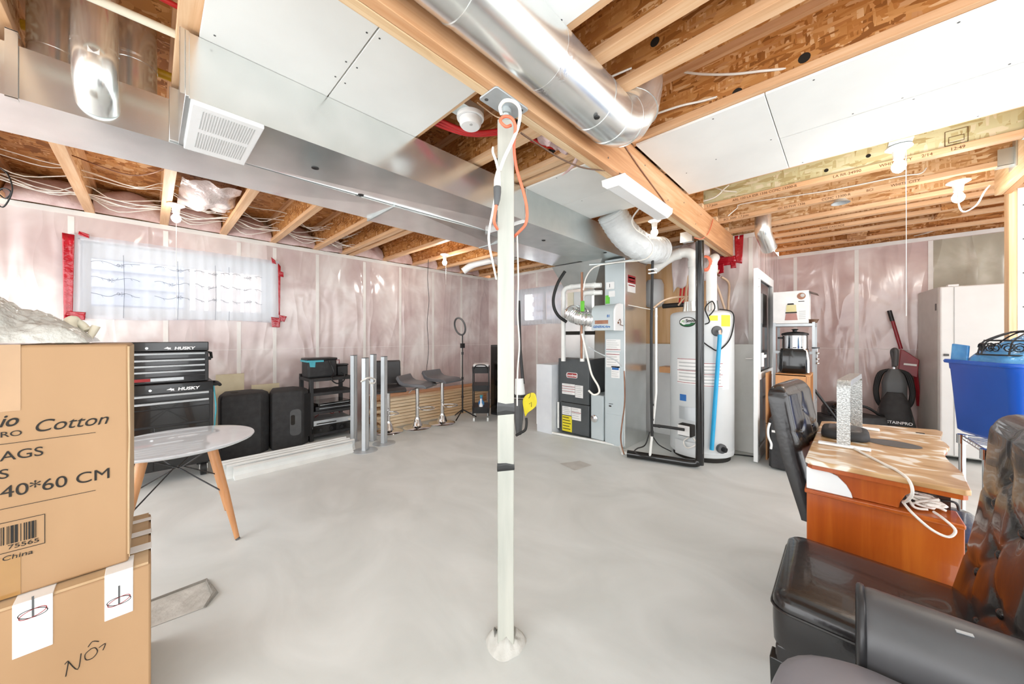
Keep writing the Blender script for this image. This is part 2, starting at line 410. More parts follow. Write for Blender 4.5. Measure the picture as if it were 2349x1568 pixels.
M['well'] = mat('corrugated_well', 'a9b5c6', 'd8e0e8', rough=.6, sc=2)
M['fence'] = mat('fence_white', 'aca8a6', 'c6c2bd', rough=.7)
b = MB()
for k in range(16):
    z = .9+.1*k; b.box(-6.25, -6.2 + (.03 if k % 2 else 0), -1.2, .35, z, z+.1)
one('window_well', b, M['well'], 'pale corrugated window well outside the taped left window', 'window well')
for k in range(8):
    y = .42+k*.13
    b = MB(); b.box(-6.3,-6.27,y,y+.09,.9,2.4)
    one('fence_board', b, M['fence'], 'pale fence board standing outside the right half of the taped window', 'board', 'fence boards outside the window')
b = MB(); b.box(-6.3,-5.36,-1.3,1.7,.85,.9); tag(obj('trim_2', b, M['fence']), kind='structure')
b = MB()
for k in range(12):
    z = .95+.1*k; b.box(-4.7, -2.9, 5.55-(.04 if k % 2 else 0), 5.6, z, z+.1)
one('window_well', b, M['well'], 'pale ribbed window well outside the small window by the furnace', 'window well')
# sheer curtains
def curtain(ax, p, a0, a1, z0, z1, name, label, folds):
    def f(u, v):
        a = a0+(a1-a0)*u; d = .012*math.sin(u*folds)*(.4+.6*(1-v))+.006*math.sin(u*folds*2.7+1)
        z = z0+(z1-z0)*v - (.012*math.sin(u*7) if v < .02 else 0)
        return (p+d, a, z) if ax == 'x' else (a, p-d, z)
    t = thing(name, label, 'curtain', (p,(a0+a1)/2,z0) if ax == 'x' else ((a0+a1)/2,p,z0))
    obj('sheer_panel', MB().grid(f, 90, 6), M['sheer'], t, smooth=60)
    return t
cu = curtain('x', -5.065, -.5, 1.105, 1.405, 2.165, 'sheer_curtain', 'sheer white embroidered curtain over the red-taped window', 46)
b = MB(); rnd = random.Random(3)
for row, z in enumerate((1.93,1.78,1.63)):
    for s0 in (-.38, .03, .32, .62):
        pts = [(-5.045, s0+.31*i/10, z+.014*math.sin(i*.9+row)+.012*(rnd.random()-.5)) for i in range(11)]
        b.tube(spline(pts, 3), .0017, 4)
        for i in (2,5,8):
            b.tube([pts[i], (-5.045, pts[i][1]+.012, pts[i][2]+.02*(1 if i % 2 else -1))], .0012, 4)
        c = pts[4 if row % 2 else 6]
        for k in range(5):
            a = 2*PI*k/5
            b.tube([(-5.045, c[1]+.006*math.cos(a), c[2]+.006*math.sin(a)), (-5.045, c[1]+.026*math.cos(a+.25), c[2]+.02*math.sin(a+.25)), (-5.045, c[1]+.026*math.cos(a-.3), c[2]+.02*math.sin(a-.3)), (-5.045, c[1]+.006*math.cos(a), c[2]+.006*math.sin(a))], .0012, 4)
M['thread'] = mat('grey_thread', '626a75', '747c86', rough=.8)
obj('vine_embroidery', b, M['thread'], cu)
for y in (.5,-.18,.2,.62): obj('fold_seam', MB().tube([(-5.05,y,1.41),(-5.048,y+.008,1.7),(-5.05,y,2.02)], .0016, 4), M['thread'], cu)
curtain('y', 4.62, -4.36, -3.2, 1.44, 2.08, 'sheer_curtain', 'sheer white curtain over the small window beside the furnace', 40)
# red sheathing tape
def tapes(pl, p, rows, group, cat='tape'):
    for i, (lab, q) in enumerate(rows):
        b = MB(); n = 6
        pts = [V(v) for v in q]
        def f(u, v):
            a = pts[0].lerp(pts[1], u); c = pts[3].lerp(pts[2], u); r = a.lerp(c, v)
            d = .004+.005*NZ.noise((u*3+i*7, v*5, i))
            return (p+d, r.x, r.y) if pl == 'x' else (r.x, p-d, r.y)
        one('red_tape', MB().grid(f, 8, 12), M['redtape'], lab, cat, group, smooth=70, solid=.002)
tapes('x', -5.05, [
 ('long red tape strip down the left edge of the curtained window', [(-.545,2.16),(-.475,2.155),(-.485,1.42),(-.535,1.38)]),
 ('red tape piece along the lower left corner of the curtained window', [(-.53,1.46),(-.41,1.455),(-.415,1.385),(-.53,1.378)]),
 ('short red tape tab above the upper left corner of the curtained window', [(-.45,2.195),(-.39,2.175),(-.39,2.14),(-.455,2.16)]),
 ('red tape tab at the upper right corner of the curtained window', [(1.02,2.2),(1.06,2.17),(1.075,2.12),(1.03,2.13)]),
 ('narrow red tape strip down the right edge of the curtained window', [(1.09,2.14),(1.12,2.1),(1.112,1.5),(1.098,1.5)]),
 ('red tape patch just under the lower right corner of the curtained window', [(1.02,1.47),(1.12,1.46),(1.11,1.345),(1.03,1.35)]),
 ('small red tape tab sticking out right of the curtained window bottom', [(1.1,1.50),(1.185,1.485),(1.16,1.415),(1.11,1.43)]),
 ('small red tape tab sticking out right of the curtained window top', [(1.1,2.05),(1.15,2.03),(1.15,1.97),(1.1,1.98)])],
 'red tape around the left window')
tapes('y', 4.649, [
 ('vertical red tape strip right of the beam end', [(-.915,2.385),(-.825,2.385),(-.84,2.06),(-.905,2.08)]),
 ('red tape strip under the beam end', [(-1.1,2.18),(-.9,2.16),(-.9,2.06),(-1.09,2.06)]),
 ('torn red tape flap hanging below the beam end tape', [(-1.09,2.09),(-1.02,2.09),(-1.02,1.98),(-1.08,1.97)]),
 ('small red tape tag hanging between the two beam end tapes', [(-.955,2.1),(-.9,2.1),(-.895,2.02),(-.95,2.02)])],
 'red tape around the beam end')

# ---- rim insulation along the left wall and in the joist bays
joists_l = [-1.36,-.87,-.39,.10,.575,1.05,1.53,1.885,1.985,2.485,2.975,3.45,3.93,4.4]
for a, c in zip(joists_l, joists_l[1:]):
    if c-a < .2: continue
    def f(u, v, a=a, c=c):
        y = a+.02+(c-a-.04)*u; h = .10+.13*math.sin(PI*min(max(u,.02),.98))**.6
        th = v*PI/2
        x = -5.28 + (.22+.05*NZ.noise((y*4,v*3,1)))*math.cos(th)**.7; z = 2.392 + (h+.06)*math.sin(th)*(1+.15*NZ.noise((y*5,v*2,5)))
        return (x, y, min(z, 2.688))
    one('insulation_batt', MB().grid(f, 14, 8), M['batt'], 'pink insulation batt stuffed between joist ends on top of the left wall', 'insulation', 'rim insulation batts over the left wall', smooth=80)

# ---- joists
def joist(x0, x1, y, label, group, om, lm='lumber', texts=None, holes=()):
    t = thing('ceiling_joist', label, 'joist', ((x0+x1)/2, y, 2.39), 0, group)
    obj('bottom_flange', MB().box(x0,x1,y-.0318,y+.0318,2.39,2.428), M[lm], t, bevel=.002)
    obj('top_flange', MB().box(x0,x1,y-.0318,y+.0318,2.652,2.69), M[lm], t)
    obj('web', MB().box(x0,x1,y-.005,y+.005,2.428,2.652), M[om], t)
    for tx, tz, s, sz in [(tx+.62*sz*s.find(q), tz, q, sz) for tx, tz, s, sz in texts or () for q in s.split('   ') if q.strip()]: obj('printed_text', text_mb(s.strip(), sz, (tx, y-.0322 if tz < 2.43 else y-.0055, tz), (1,0,0), (0,0,1)), M['stamp'], t)
    for hx, hz, r in holes: obj('knockout_hole', MB().cyl((hx,y-.0062,hz),(hx,y+.0062,hz),r,n=14), M['ink'], t)
M['stamp'] = mat('brown_stamp', '5a3717', '6b431f', rough=.8)
jr = [(-.95,2.4,1.075,'osb',[],()),(-.95,2.4,1.305,'osb',[],()),(-.95,2.4,1.535,'osb',[],[(-.6,2.52,.02)]),(-.95,2.4,2.02,'osb',[],[(-.385,2.44,.022),(-.13,2.47,.022)]),
      (-.95,2.4,2.51,'osb',[],()),(-.95,2.4,3.02,'osb_green',[],()),
      (-.95,.82,3.51,'osb_green',[(-.9,2.396,'1.7 Joist   ARL 120 LA ESR 1336 CCMC 13300-R      LA RR-24990     WHITE CITY',.027),(.36,2.396,'2/14    12:49',.027)],[(-.1,2.475,.013),(.12,2.505,.013)]),
      (-.95,.82,4.025,'osb_pale',[(-.88,2.396,'BCI  5000  1.7 Joist      ISC ES FSW 1336    CCMC 13300-R     BCI     WHITE CITY',.027)],()),
      (-.95,.88,4.5,'osb_pale',[],()),(-.69,2.4,4.755,'osb_pale',[],()),(-.69,2.4,5.08,'osb',[(-.2,2.396,'BOISE CASCADE',.027)],()),(-.69,2.4,5.42,'osb',[(.6,2.396,'1.7 Joist',.027)],()),(-.69,2.4,5.94,'osb',[],())]
WH = ['nearest the round duct seam, half covered by the near ceiling panel','crossing just before the round duct elbow, with the bare smooth web','crossing right above the round duct elbow','carrying the near edge of the white ceiling sheets right of the beam',
      'hidden above the middle of the white ceiling sheets','carrying the far edge of the white ceiling sheets','with the greenish web just past the white ceiling sheets','stamped with product numbers, above the small metal cone lamp',
      'just behind the metal cone lamp','close behind its neighbour above the small round duct','fourth from the far film wall','third from the far film wall','nearest to the far film wall']
for (x0,x1,y,om,tx,ho), w in zip(jr, WH):
    joist(x0,x1,y,'wooden ceiling joist '+w,'ceiling joists right of the beam',om,'lumber',tx,ho)
for q in ((.46,.55,2.44,2.53),(.475,.535,2.455,2.49)):
    b = MB(); b.tube([(q[0],3.502,q[2]),(q[1],3.502,q[2]),(q[1],3.502,q[3]),(q[0],3.502,q[3]),(q[0],3.502,q[2])],.0018,4); obj('grade_stamp', b, M['stamp'], [o for o in C.objects if o.name.startswith('ceiling_joist') and abs(o.location.y-3.51) < .001][0])
for i, y in enumerate(joists_l):
    joist(-5.28,-.92,y,'wooden ceiling joist resting on the left wall, %s along the row from the camera end' % ORD[i],'ceiling joists left of the beam','osb' if i < 2 or i > 3 else 'osb_pale','lumber',
          [(-3.15,2.47,'1.7 Joist',.045)] if i == 3 else None, [(-1.42,2.5,.035)] if i in (6,7) else ())
for x, y in ((.1,5.68),(.72,5.25)):
    one('blocking_panel', MB().box(x-.08,x+.08,y-.22,y+.2,2.392,2.62), M['osb'], 'short wooden blocking fixed between joists near the far film wall, %s one' % ('left' if x < .3 else 'right'), 'blocking', 'joist blocking by the far wall')
# ---- main beam of two plies, header at the right
bt = thing('main_beam', 'two-ply wooden main beam crossing the whole basement on the steel post', 'beam', (-.966,1.5,2.154))
obj('ply', MB().box(-1.006,-.967,-1.6,4.62,2.154,2.388), M['lumber_pale_y'], bt, bevel=.002, label='pale left ply')
obj('ply', MB().box(-.965,-.926,-1.6,3.31,2.154,2.388), M['lumber_y'], bt, bevel=.002, label='orange near right ply')
obj('ply', MB().box(-.965,-.926,3.314,4.64,2.154,2.388), M['lumber_y'], bt, bevel=.002, label='reddish far right ply')
b = MB()
for y, z in ((1.72,2.2),(1.77,2.35),(2.6,2.22),(2.95,2.3),(3.25,2.2),(3.4,2.32),(2.2,2.33)): b.cyl((-.9265,y,z),(-.9245,y,z),.005,n=8)
obj('nail_heads', b, M['dgrey'], bt)
hd = thing('header_beam', 'short wooden header beam at the far right carrying joist ends', 'beam', (.86,4,2.3))
obj('ply', MB().box(.822,.858,3.2,4.45,2.3,2.6), M['lumber_pale_y'], hd, bevel=.003)
obj('ply', MB().box(.86,.898,3.2,4.45,2.3,2.6), M['lumber_y'], hd, bevel=.003)
for y, l in ((3.51,'greenish joist'),(4.025,'stamped joist')):
    b = MB(); b.box(.815,.8215,y-.07,y+.07,2.36,2.56); b.box(.75,.815,y-.034,y-.0325,2.385,2.5); b.box(.75,.815,y+.0325,y+.034,2.385,2.5); b.box(.75,.815,y-.034,y+.034,2.3865,2.389)
    one('joist_hanger', b, M['galv_dull'], 'galvanised joist hanger holding the %s to the right header' % l, 'joist hanger', 'joist hangers on the header')
# ---- ceiling drywall sheets (underside z = 2.375)
def sheet(x0,x1,y0,y1,label,screws=()):
    t = thing('ceiling_panel', label, 'drywall sheet', ((x0+x1)/2,(y0+y1)/2,2.375))
    obj('sheet', MB().box(x0,x1,y0,y1,2.3755,2.3885), M['drywall'], t, bevel=.002)
    if screws:
        b = MB()
        for x, y in screws: b.cyl((x,y,2.3745),(x,y,2.3765),.004,n=8)
        obj('screw_heads', b, M['dgrey'], t)
sheet(-1.785,-1.01,.13,.585,'white ceiling sheet left of the beam, nearest the camera',[(-1.73,.17),(-1.30,.565),(-1.5,.565),(-1.62,.565),(-1.15,.15)])
sheet(-1.785,-1.01,.59,1.053,'white ceiling sheet left of the beam, just before the smoke alarm',[(-1.29,.61),(-1.5,.61),(-1.63,.61),(-1.2,1.03)])
sheet(-.9,2.4,-1.5,1.062,'white ceiling sheet behind the round duct right of the beam',[(-.74,1.03),(-.4,1.03)])
sheet(-.905,-.275,2.017,3.003,'white ceiling sheet right of the beam, the square one touching the beam',[(-.8,2.6),(-.5,2.05),(-.31,2.5),(-.6,2.53)])
sheet(-.272,2.4,2.017,2.522,'white ceiling sheet right of the beam, nearer of the two long ones',[(-.1,2.05),(.3,2.04),(.2,2.5),(.03,2.5),(.5,2.5)])
sheet(-.272,2.4,2.53,3.003,'white ceiling sheet right of the beam, farther of the two long ones above the bulb',[(-.2,2.97),(.2,2.98),(.5,2.98),(.24,2.55)])
sheet(-1.785,-1.01,2.011,2.49,'white ceiling sheet over the linear light, nearer half',[(-1.5,2.03)])
sheet(-1.785,-1.01,2.494,2.96,'white ceiling sheet over the linear light, farther half',[(-1.6,2.52)])
# ================================================================ ducts overhead
b = MB(); b.box(-5.1, -.69, 4.7, 4.74, 2.392, 2.69); tag(obj('trim_3', b, M['osb_pale']), kind='structure')
b = MB(); b.box(-.69, 2.9, 6.3, 6.34, 2.392, 2.69); tag(obj('trim_4', b, M['osb']), kind='structure')
def plug(t, x, y, z, r=.014):
    b = MB(); b.lathe([(r*1.3,0),(r*1.25,-.003),(r,-.004),(r*.5,-.0015)], (x,y,z), 16); obj('hole_plug', b, M['rubber'], t, label='black round hole plug')
rt = thing('trunk_duct', 'long rectangular sheet metal duct left of the beam, ending at the white grille', 'duct', (-2,2,2.127))
b = MB(); zt, zb, zu = 2.374, 2.127, 2.147
R1 = [(-1.78,.10),(-1.78,2.005)]; L1 = [(-2.238,.35),(-1.97,1.75),(-1.955,2.005)]
b.poly([(-1.78,.10,zb),(-2.238,.10,zb),(-2.238,.35,zb),(-1.97,1.75,zb),(-1.955,2.005,zb),(-1.78,2.005,zb)])
b.poly([(-2.238,.35,zb),(-2.238,1.75,zu),(-1.97,1.75,zb)]); b.poly([(-1.97,1.75,zb),(-2.238,1.75,zu),(-2.238,2.005,zu),(-1.955,2.005,zb)])
b.poly([(-1.78,.10,zb),(-1.78,2.005,zb),(-1.78,2.005,zt),(-1.78,.10,zt)])
b.poly([(-2.238,.10,zb),(-2.238,.35,zb),(-2.238,1.75,zu),(-2.238,2.005,zu),(-2.238,2.005,zt),(-2.238,.10,zt)])
b.poly([(-1.78,.10,zb),(-1.78,.10,zt),(-2.238,.10,zt),(-2.238,.10,zb)])
obj('near_section', b, M['galv'], rt)
b = MB(); b.box(-2.238,-1.778,2.015,3.6,2.118,2.374)
b.hexa([(-2.238,3.6,2.118),(-1.778,3.6,2.118),(-1.74,4.2,2.10),(-2.238,4.2,2.10),(-2.238,3.6,2.385),(-1.778,3.6,2.385),(-1.74,4.2,2.385),(-2.238,4.2,2.385)])
obj('far_section', b, M['galv_dull'], rt)
b = MB(); b.box(-2.24,-1.774,2.002,2.018,2.112,2.3745); obj('joint_cleat', b, M['galv_bright'], rt, bevel=.002)
b = MB(); b.box(-2.24,-1.77,.09,.102,2.1285,2.374); b.prism([(-1.768,2.13),(-1.80,2.374),(-1.768,2.374)],'xz',.075,.09); b.box(-2.24,-2.225,.06,.10,2.13,2.374)
obj('end_flange', b, M['galv_bright'], rt, bevel=.0015)
for x, y in ((-1.803,.141),(-2.032,.607),(-2.225,.93)): plug(rt, x, y, zb+(.008 if y > .9 else 0))
for px in ((-2.001,2.507,2.117), (-1.824,3.32,2.117)): plug(rt, *px)
lt = thing('trunk_duct', 'long rectangular sheet metal duct nearer the left wall, with three round pipes rising from it', 'duct', (-2.45,1.5,2.127))
b = MB(); zc = 2.145
b.poly([(-2.246,-1.2,zb),(-2.246,.1,zb),(-2.66,-.6,zb),(-2.66,-1.2,zb)]); b.poly([(-2.66,-.6,zb),(-2.246,.1,zb),(-2.6,.45,zb),(-2.66,.2,zc)])
b.poly([(-2.246,.1,zb),(-2.246,1.16,zb),(-2.457,.765,zb),(-2.6,.45,zb)]); b.poly([(-2.6,.45,zb),(-2.457,.765,zb),(-2.246,1.16,zb),(-2.66,1.16,zc),(-2.66,.2,zc)])
b.poly([(-2.246,-1.2,zb),(-2.246,-1.2,2.325),(-2.246,1.16,2.325),(-2.246,1.16,zb),(-2.246,.1,zb)])
b.poly([(-2.66,-1.2,zb),(-2.66,-.6,zb),(-2.66,.2,zc),(-2.66,1.16,zc),(-2.66,1.16,2.325),(-2.66,-1.2,2.325)])
b.poly([(-2.246,-1.2,2.325),(-2.246,1.16,2.325),(-2.66,1.16,2.325),(-2.66,-1.2,2.325)]); b.poly([(-2.246,-1.2,zb),(-2.66,-1.2,zb),(-2.66,-1.2,2.325),(-2.246,-1.2,2.325)])
obj('near_section', b, M['galv'], lt)
b = MB()
b.poly([(-2.246,1.17,zb),(-2.246,1.36,zb),(-2.48,2.3,zb),(-2.66,2.3,zb),(-2.66,1.17,zb)]); b.poly([(-2.246,1.36,zb),(-2.246,2.3,zb+.025),(-2.48,2.3,zb)])
b.poly([(-2.246,1.17,zb),(-2.246,1.17,2.325),(-2.246,2.3,2.325),(-2.246,2.3,zb+.025),(-2.246,1.36,zb)]); b.poly([(-2.66,1.17,zb),(-2.66,1.17,2.325),(-2.66,2.3,2.325),(-2.66,2.3,zb)])
b.poly([(-2.246,1.17,2.325),(-2.246,2.3,2.325),(-2.66,2.3,2.325),(-2.66,1.17,2.325)])
b.box(-2.66,-2.246,2.3,3.75,2.125,2.325)
obj('far_section', b, M['galv'], lt)
b = MB(); b.box(-2.664,-2.24,1.159,1.171,2.123,2.328); b.box(-2.664,-2.24,2.294,2.306,2.121,2.328); obj('joint_cleat', b, M['galv_dull'], lt)
b = MB(); b.box(-2.2405,-2.236,-.372,-.343,2.12,2.372); b.box(-2.28,-2.236,-.372,-.343,2.369,2.373); b.box(-2.26,-2.236,-.372,-.343,2.118,2.122); obj('hanger_strap', b, M['galv_bright'], lt)
for p in ((-2.511,-0.144,2.127), (-2.291,0.109,2.127), (-2.278,0.907,2.13), (-2.488,1.668,2.127), (-2.295,2.861,2.125), (-2.487,3.288,2.125)): plug(lt, p[0], p[1], p[2]+.004)
def roundpipe(name, pts, r, label, m='galv_bright', rings=(), lab=None):
    t = thing(name, label, 'duct', pts[0])
    obj('pipe', MB().tube(spline(pts, 7), r, 28), M[m], t, smooth=50)
    for a, d in rings:
        a = V(a); d = V(d).normalized(); obj('crimp_band', MB().cyl(a-d*.006, a+d*.006, r*1.03, n=28), M[m], t, smooth=50)
    return t
p1 = roundpipe('round_duct', [(-2.42,-.285,2.30),(-2.42,-.285,2.45),(-2.42,-.285,2.69)], .068, 'round metal pipe rising from the left duct, leftmost of three', 'galv', [((-2.42,-.285,2.34),(0,0,1)),((-2.42,-.285,2.44),(.3,0,1))])
p2 = roundpipe('round_duct', [(-2.25,-.15,2.20),(-2.17,-.15,2.235),(-2.135,-.15,2.32),(-2.135,-.15,2.42),(-2.135,-.15,2.69)], .062, 'round metal pipe bending out of the left duct side, middle of three', 'galv', [((-2.135,-.15,2.37),(.25,0,1)),((-2.135,-.15,2.56),(0,0,1))])
b = MB(); b.box(-2.0745,-2.0725,-.165,-.135,2.315,2.345); obj('sticker', b, M['label'], p2, label='small white sticker')
p3 = roundpipe('round_duct', [(-2.40,-.05,2.30),(-2.40,-.05,2.45),(-2.40,-.05,2.69)], .074, 'round metal pipe rising from the left duct, rightmost of three', 'galv', [((-2.4,-.05,2.36),(.1,.3,1)),((-2.4,-.05,2.5),(0,0,1)),((-2.4,-.05,2.53),(.2,.1,1))])
one('gas_pipe', MB().tube(spline([(-2.56,-.385,2.575),(-2.52,-.2,2.57),(-2.5,.09,2.562)],6), .021, 12), M['yellow_pipe'], 'yellow flexible gas pipe running behind the three round pipes', 'pipe', smooth=60)
one('drain_pipe', MB().tube([(-1.93,-.9,2.42),(-1.90,.115,2.42)], .015, 12), M['cream'], 'cream plastic pipe crossing in front of the three round pipes', 'pipe', smooth=60)
one('water_pipe', MB().tube([(-2.0,-.36,2.61),(-2.0,.09,2.60)], .011, 10), M['red'], 'red water pipe high in the joist bay above the three round pipes', 'pipe', smooth=60)
# white register grille under the near end of the duct
g = thing('air_grille', 'white slotted air grille under the end of the rectangular duct', 'grille', (-2,.22,2.1))
b = MB(); b.box(-2.228,-1.772,.108,.335,2.108,2.1265); obj('face_plate', b, M['white'], g, bevel=.004)
b = MB()
for row in range(2):
    x1 = -1.805 - row*.2; 
    for k in range(20):
        y = .142+.0086*k; b.box(x1-.165,x1,y,y+.0036,2.1072,2.109)
M['slot'] = mat('slot_grey', 'b4b5b4', 'bfc0bf', rough=.7); obj('slots', b, M['slot'], g)
# big round duct along the beam
big = thing('round_duct', 'big shiny round duct running along the right side of the main beam', 'duct', (-.8,.5,2.16))
R = .1125; A = V((-.80,-1.0,2.260))
pts = [(-.80,-1.2,2.260),(-.80,.2,2.260),(-.80,.8,2.260),(-.80,1.36,2.260)]
obj('pipe', MB().tube(pts, R, 40), M['galv_bright'], big, smooth=50)
el = MB(); cs = [(-.80,1.35,2.260),(-.80,1.50,2.260),(-.795,1.57,2.275),(-.775,1.64,2.31),(-.755,1.675,2.37),(-.745,1.687,2.45),(-.745,1.687,2.68)]
el.tube(cs, R*1.005, 40); obj('elbow', el, M['galv_bright'], big, smooth=24)
for p, d in (((-.80,.62,2.260),(0,1,0)),((-.80,1.35,2.260),(0,1,0)),((-.80,1.50,2.260),(0,1,0)),((-.788,1.60,2.288),(.1,.85,.4)),((-.755,1.675,2.37),(.2,.4,.9))):
    p = V(p); d = V(d).normalized(); obj('crimp_band', MB().cyl(p-d*.005, p+d*.005, R*1.022, n=40), M['galv_bright'], big, smooth=50)
b = MB(); b.cyl((-.80,1.0,2.260),(-.80,1.05,2.260),R*1.006,n=40); obj('foil_tape', b, M['foil'], big, smooth=50)
b = MB(); q = V((-.80+.02,1.30,2.260))+V((.25,0,-.968))*R; b.sph(q,(.013,.013,.006),12,6); obj('hole_plug', b, M['rubber'], big)
# small elbow at the far right
se = roundpipe('round_duct', [(-.60,4.30,2.46),(-.60,4.30,2.36),(-.60,4.32,2.29),(-.585,4.41,2.215),(-.575,4.50,2.16)], .07, 'small shiny round duct elbow in the corner above the storm door', 'galv_bright', [((-.60,4.31,2.33),(0,.1,-1)),((-.575,4.495,2.165),(.1,.85,-.5))])
# ================================================================ small ceiling things
sm = thing('smoke_alarm', 'round white smoke alarm beside the top of the steel post', 'smoke alarm', (-1.42,1.165,2.33))
lpart('body', MB().lathe([(.02,0),(.048,.002),(.056,.012),(.058,.026),(.058,.04),(.0,.04)], n=36), M['white'], sm, smooth=35)
lpart('mount_plate', MB().lathe([(.0,.04),(.070,.042),(.072,.05),(.070,.062),(0,.062)], n=36), M['white'], sm, smooth=35)
b = MB(); b.cyl((.02,-.012,-.0012),(.02,-.012,.004),.008,n=14); lpart('test_button', b, M['slot'], sm)
b = MB(); b.box(-.05,.05,-.09,.05,.062,.10); lpart('junction_box', b, M['galv_dull'], sm)
lf = thing('linear_light', 'white linear light fixture screwed along the underside of the beam', 'light fixture', (-.965,2.2,2.09))
pr = [(-1.035,2.152),(-1.03,2.115),(-1.0,2.093),(-.93,2.093),(-.9,2.115),(-.895,2.152)]
obj('diffuser', MB().prism(pr,'xz',1.862,2.588), M['white'], lf, bevel=.002)
b = MB(); pc = [(-.965+(x+.965)*1.04, 2.122+(z-2.122)*1.06 if z < 2.14 else z) for x, z in pr]; obj('end_cap', MB().prism(pc,'xz',1.845,1.862), M['paint'], lf, bevel=.002); obj('end_cap', MB().prism(pc,'xz',2.588,2.605), M['paint'], lf, bevel=.002)
def lamp(x, y, z, label, cord=0, pw=1., rb=.032):
    t = thing('lamp_socket', label, 'ceiling lamp', (x,y,z), 0, 'bare bulb lamps on the ceiling')
    lpart('base', MB().lathe([(0,-.0),(.058,-.002),(.06,-.01),(.045,-.02),(.03,-.028),(0,-.03)], n=28), M['white'], t, smooth=40)
    lpart('socket', MB().lathe([(.03,-.026),(.026,-.05),(.024,-.075),(.0,-.076)], n=24), M['white'], t, smooth=40)
    lpart('bulb', MB().lathe([(.012,-.07),(.018,-.085),(rb,-.112),(rb*1.02,-.125),(rb*.8,-.145),(rb*.35,-.157),(.001,-.158)], n=24), M['bulb'], t, smooth=60, label='lit glass bulb')
    if cord: lpart('pull_cord', MB().tube([(.03,0,-.03),(.03,0,-.03-cord)], .0016, 6), M['cable'], t)
    l = bpy.data.lights.new('bulb_light', 'POINT'); l.energy = BULB*pw; l.shadow_soft_size = .06; l.color = (1,.96,.9)
    o = bpy.data.objects.new('bulb_light', l); C.objects.link(o); o.location = (x,y,z-.24)
lamp(-4.216,.157,2.385,'lit bare bulb lamp above the red-taped curtained window',.95)
lamp(-4.031,2.845,2.385,'lit bare bulb lamp over the bar stools near the left wall',.4,2.)
lamp(-1.33,3.38,2.36,'lit bare bulb lamp over the water heater beside the white flexible duct',0,3.2)
lamp(.237,3.15,2.385,'lit bare bulb lamp with a long pull cord at the right ceiling',1.0)
lamp(.60,4.098,2.37,'lit bare bulb lamp next to the right header beam',0)
b = MB(); b.box(.19,.29,3.05,3.2,2.386,2.42); one('junction_box', b, M['galv_dull'], 'metal junction box above the bulb with the long pull cord', 'electrical box')
cl = thing('cone_lamp', 'small metal cone shaped lamp shade hanging between stamped joists', 'lamp', (-0.026,4.048,2.36))
lpart('shade', MB().lathe([(.03,.05),(.035,.03),(.062,.0),(.06,0),(.03,.028),(.0,.03)], n=28), M['alu'], cl, smooth=40)
lpart('stem', MB().cyl((0,0,.03),(0,0,.07),.02,n=16), M['galv_dull'], cl, smooth=40)
# ================================================================ wires
def wire(name, pts, r, m, label, group=None, cat='cable', k=6, n=6): return one(name, MB().tube(spline(pts,k), r, n), M[m], label, cat, group, smooth=80)
rnd = random.Random(11)
for k in range(9):
    x = -4.97+.062*k; z = 2.44+.16*rnd.random(); pts = []
    for a, c in zip(joists_l[:9], joists_l[1:9]):
        s = .01+.13*rnd.random()**2; zz = z+.07*(rnd.random()-.5); pts += [(x+.05*rnd.random(),a,zz),(x+.10*(rnd.random()-.5),a+(c-a)*(.35+.3*rnd.random()),max(zz-s,2.40))]
    pts.append((x,joists_l[8]-.006,z))
    wire('house_cable', pts, .0042, 'cable', 'white house cable strung through the joists along the left wall', 'white cables along the left wall', k=4)
wire('brown_cable', [(-3.9,-.39,2.5),(-3.8,-.1,2.42),(-3.6,.1,2.48)], .004, 'copper', 'brown cable sagging below the joist text in the left bay')
wire('coil_cable', [(-3.866,-0.659,2.3),(-3.83,-0.624,2.258),(-3.81,-0.605,2.175),(-3.822,-0.617,2.106),(-3.856,-0.649,2.051),(-3.89,-0.682,2.106),(-3.856,-0.649,2.17),(-3.816,-0.611,2.148),(-3.842,-0.636,2.106),(-3.882,-0.674,2.148)], .004, 'rubber', 'black looped cable at the far left photo edge under the joists')
wire('black_cable', [(-4.502,2.887,2.386),(-4.512,2.878,2.092),(-4.497,2.892,1.766),(-4.516,2.874,1.439),(-4.502,2.887,1.047),(-4.526,2.865,0.655),(-4.497,2.892,0.492)], .0045, 'rubber', 'thin black cable hanging down the left wall behind the stools')
wire('ceiling_cable', [(-0.784,1.493,2.445),(-0.744,1.503,2.448),(-0.7,1.518,2.453)], .005, 'cable', 'short white cable entering the joist hole above the round duct elbow','white cables right of the beam')
wire('ceiling_cable', [(-0.682,2,2.698),(-0.538,1.99,2.598),(-0.401,1.99,2.526),(-0.287,2,2.486),(-0.195,2.02,2.459)], .006, 'cable', 'long white cable sagging across the orange joist web right of the beam','white cables right of the beam')
wire('ceiling_cable', [(-0.778,1.97,2.484),(-0.642,1.98,2.475),(-0.54,2,2.463),(-0.474,2.02,2.464)], .006, 'cable', 'white cable leaving the round duct elbow to a joist hole','white cables right of the beam')
wire('ceiling_cable', [(-0.957,3.45,2.45),(-0.829,3.46,2.465),(-0.764,3.47,2.518),(-0.729,3.49,2.552)], .006, 'cable', 'white cable curving up at the far corner of the ceiling sheets','white cables right of the beam')
wire('ceiling_cable', [(-0.826,3.46,2.549),(-0.762,3.46,2.503),(-0.672,3.5,2.478)], .005, 'cable', 'white cable crossing another one on the greenish joist','white cables right of the beam')
wire('ceiling_cable', [(-0.822,3.9,2.407),(-0.753,3.92,2.467),(-0.687,3.95,2.509),(-0.1,3.95,2.459),(0.295,3.97,2.457),(0.405,3.98,2.448),(0.438,4,2.486)], .005, 'cable', 'white cable running along the stamped joist behind the pull cord','white cables right of the beam')
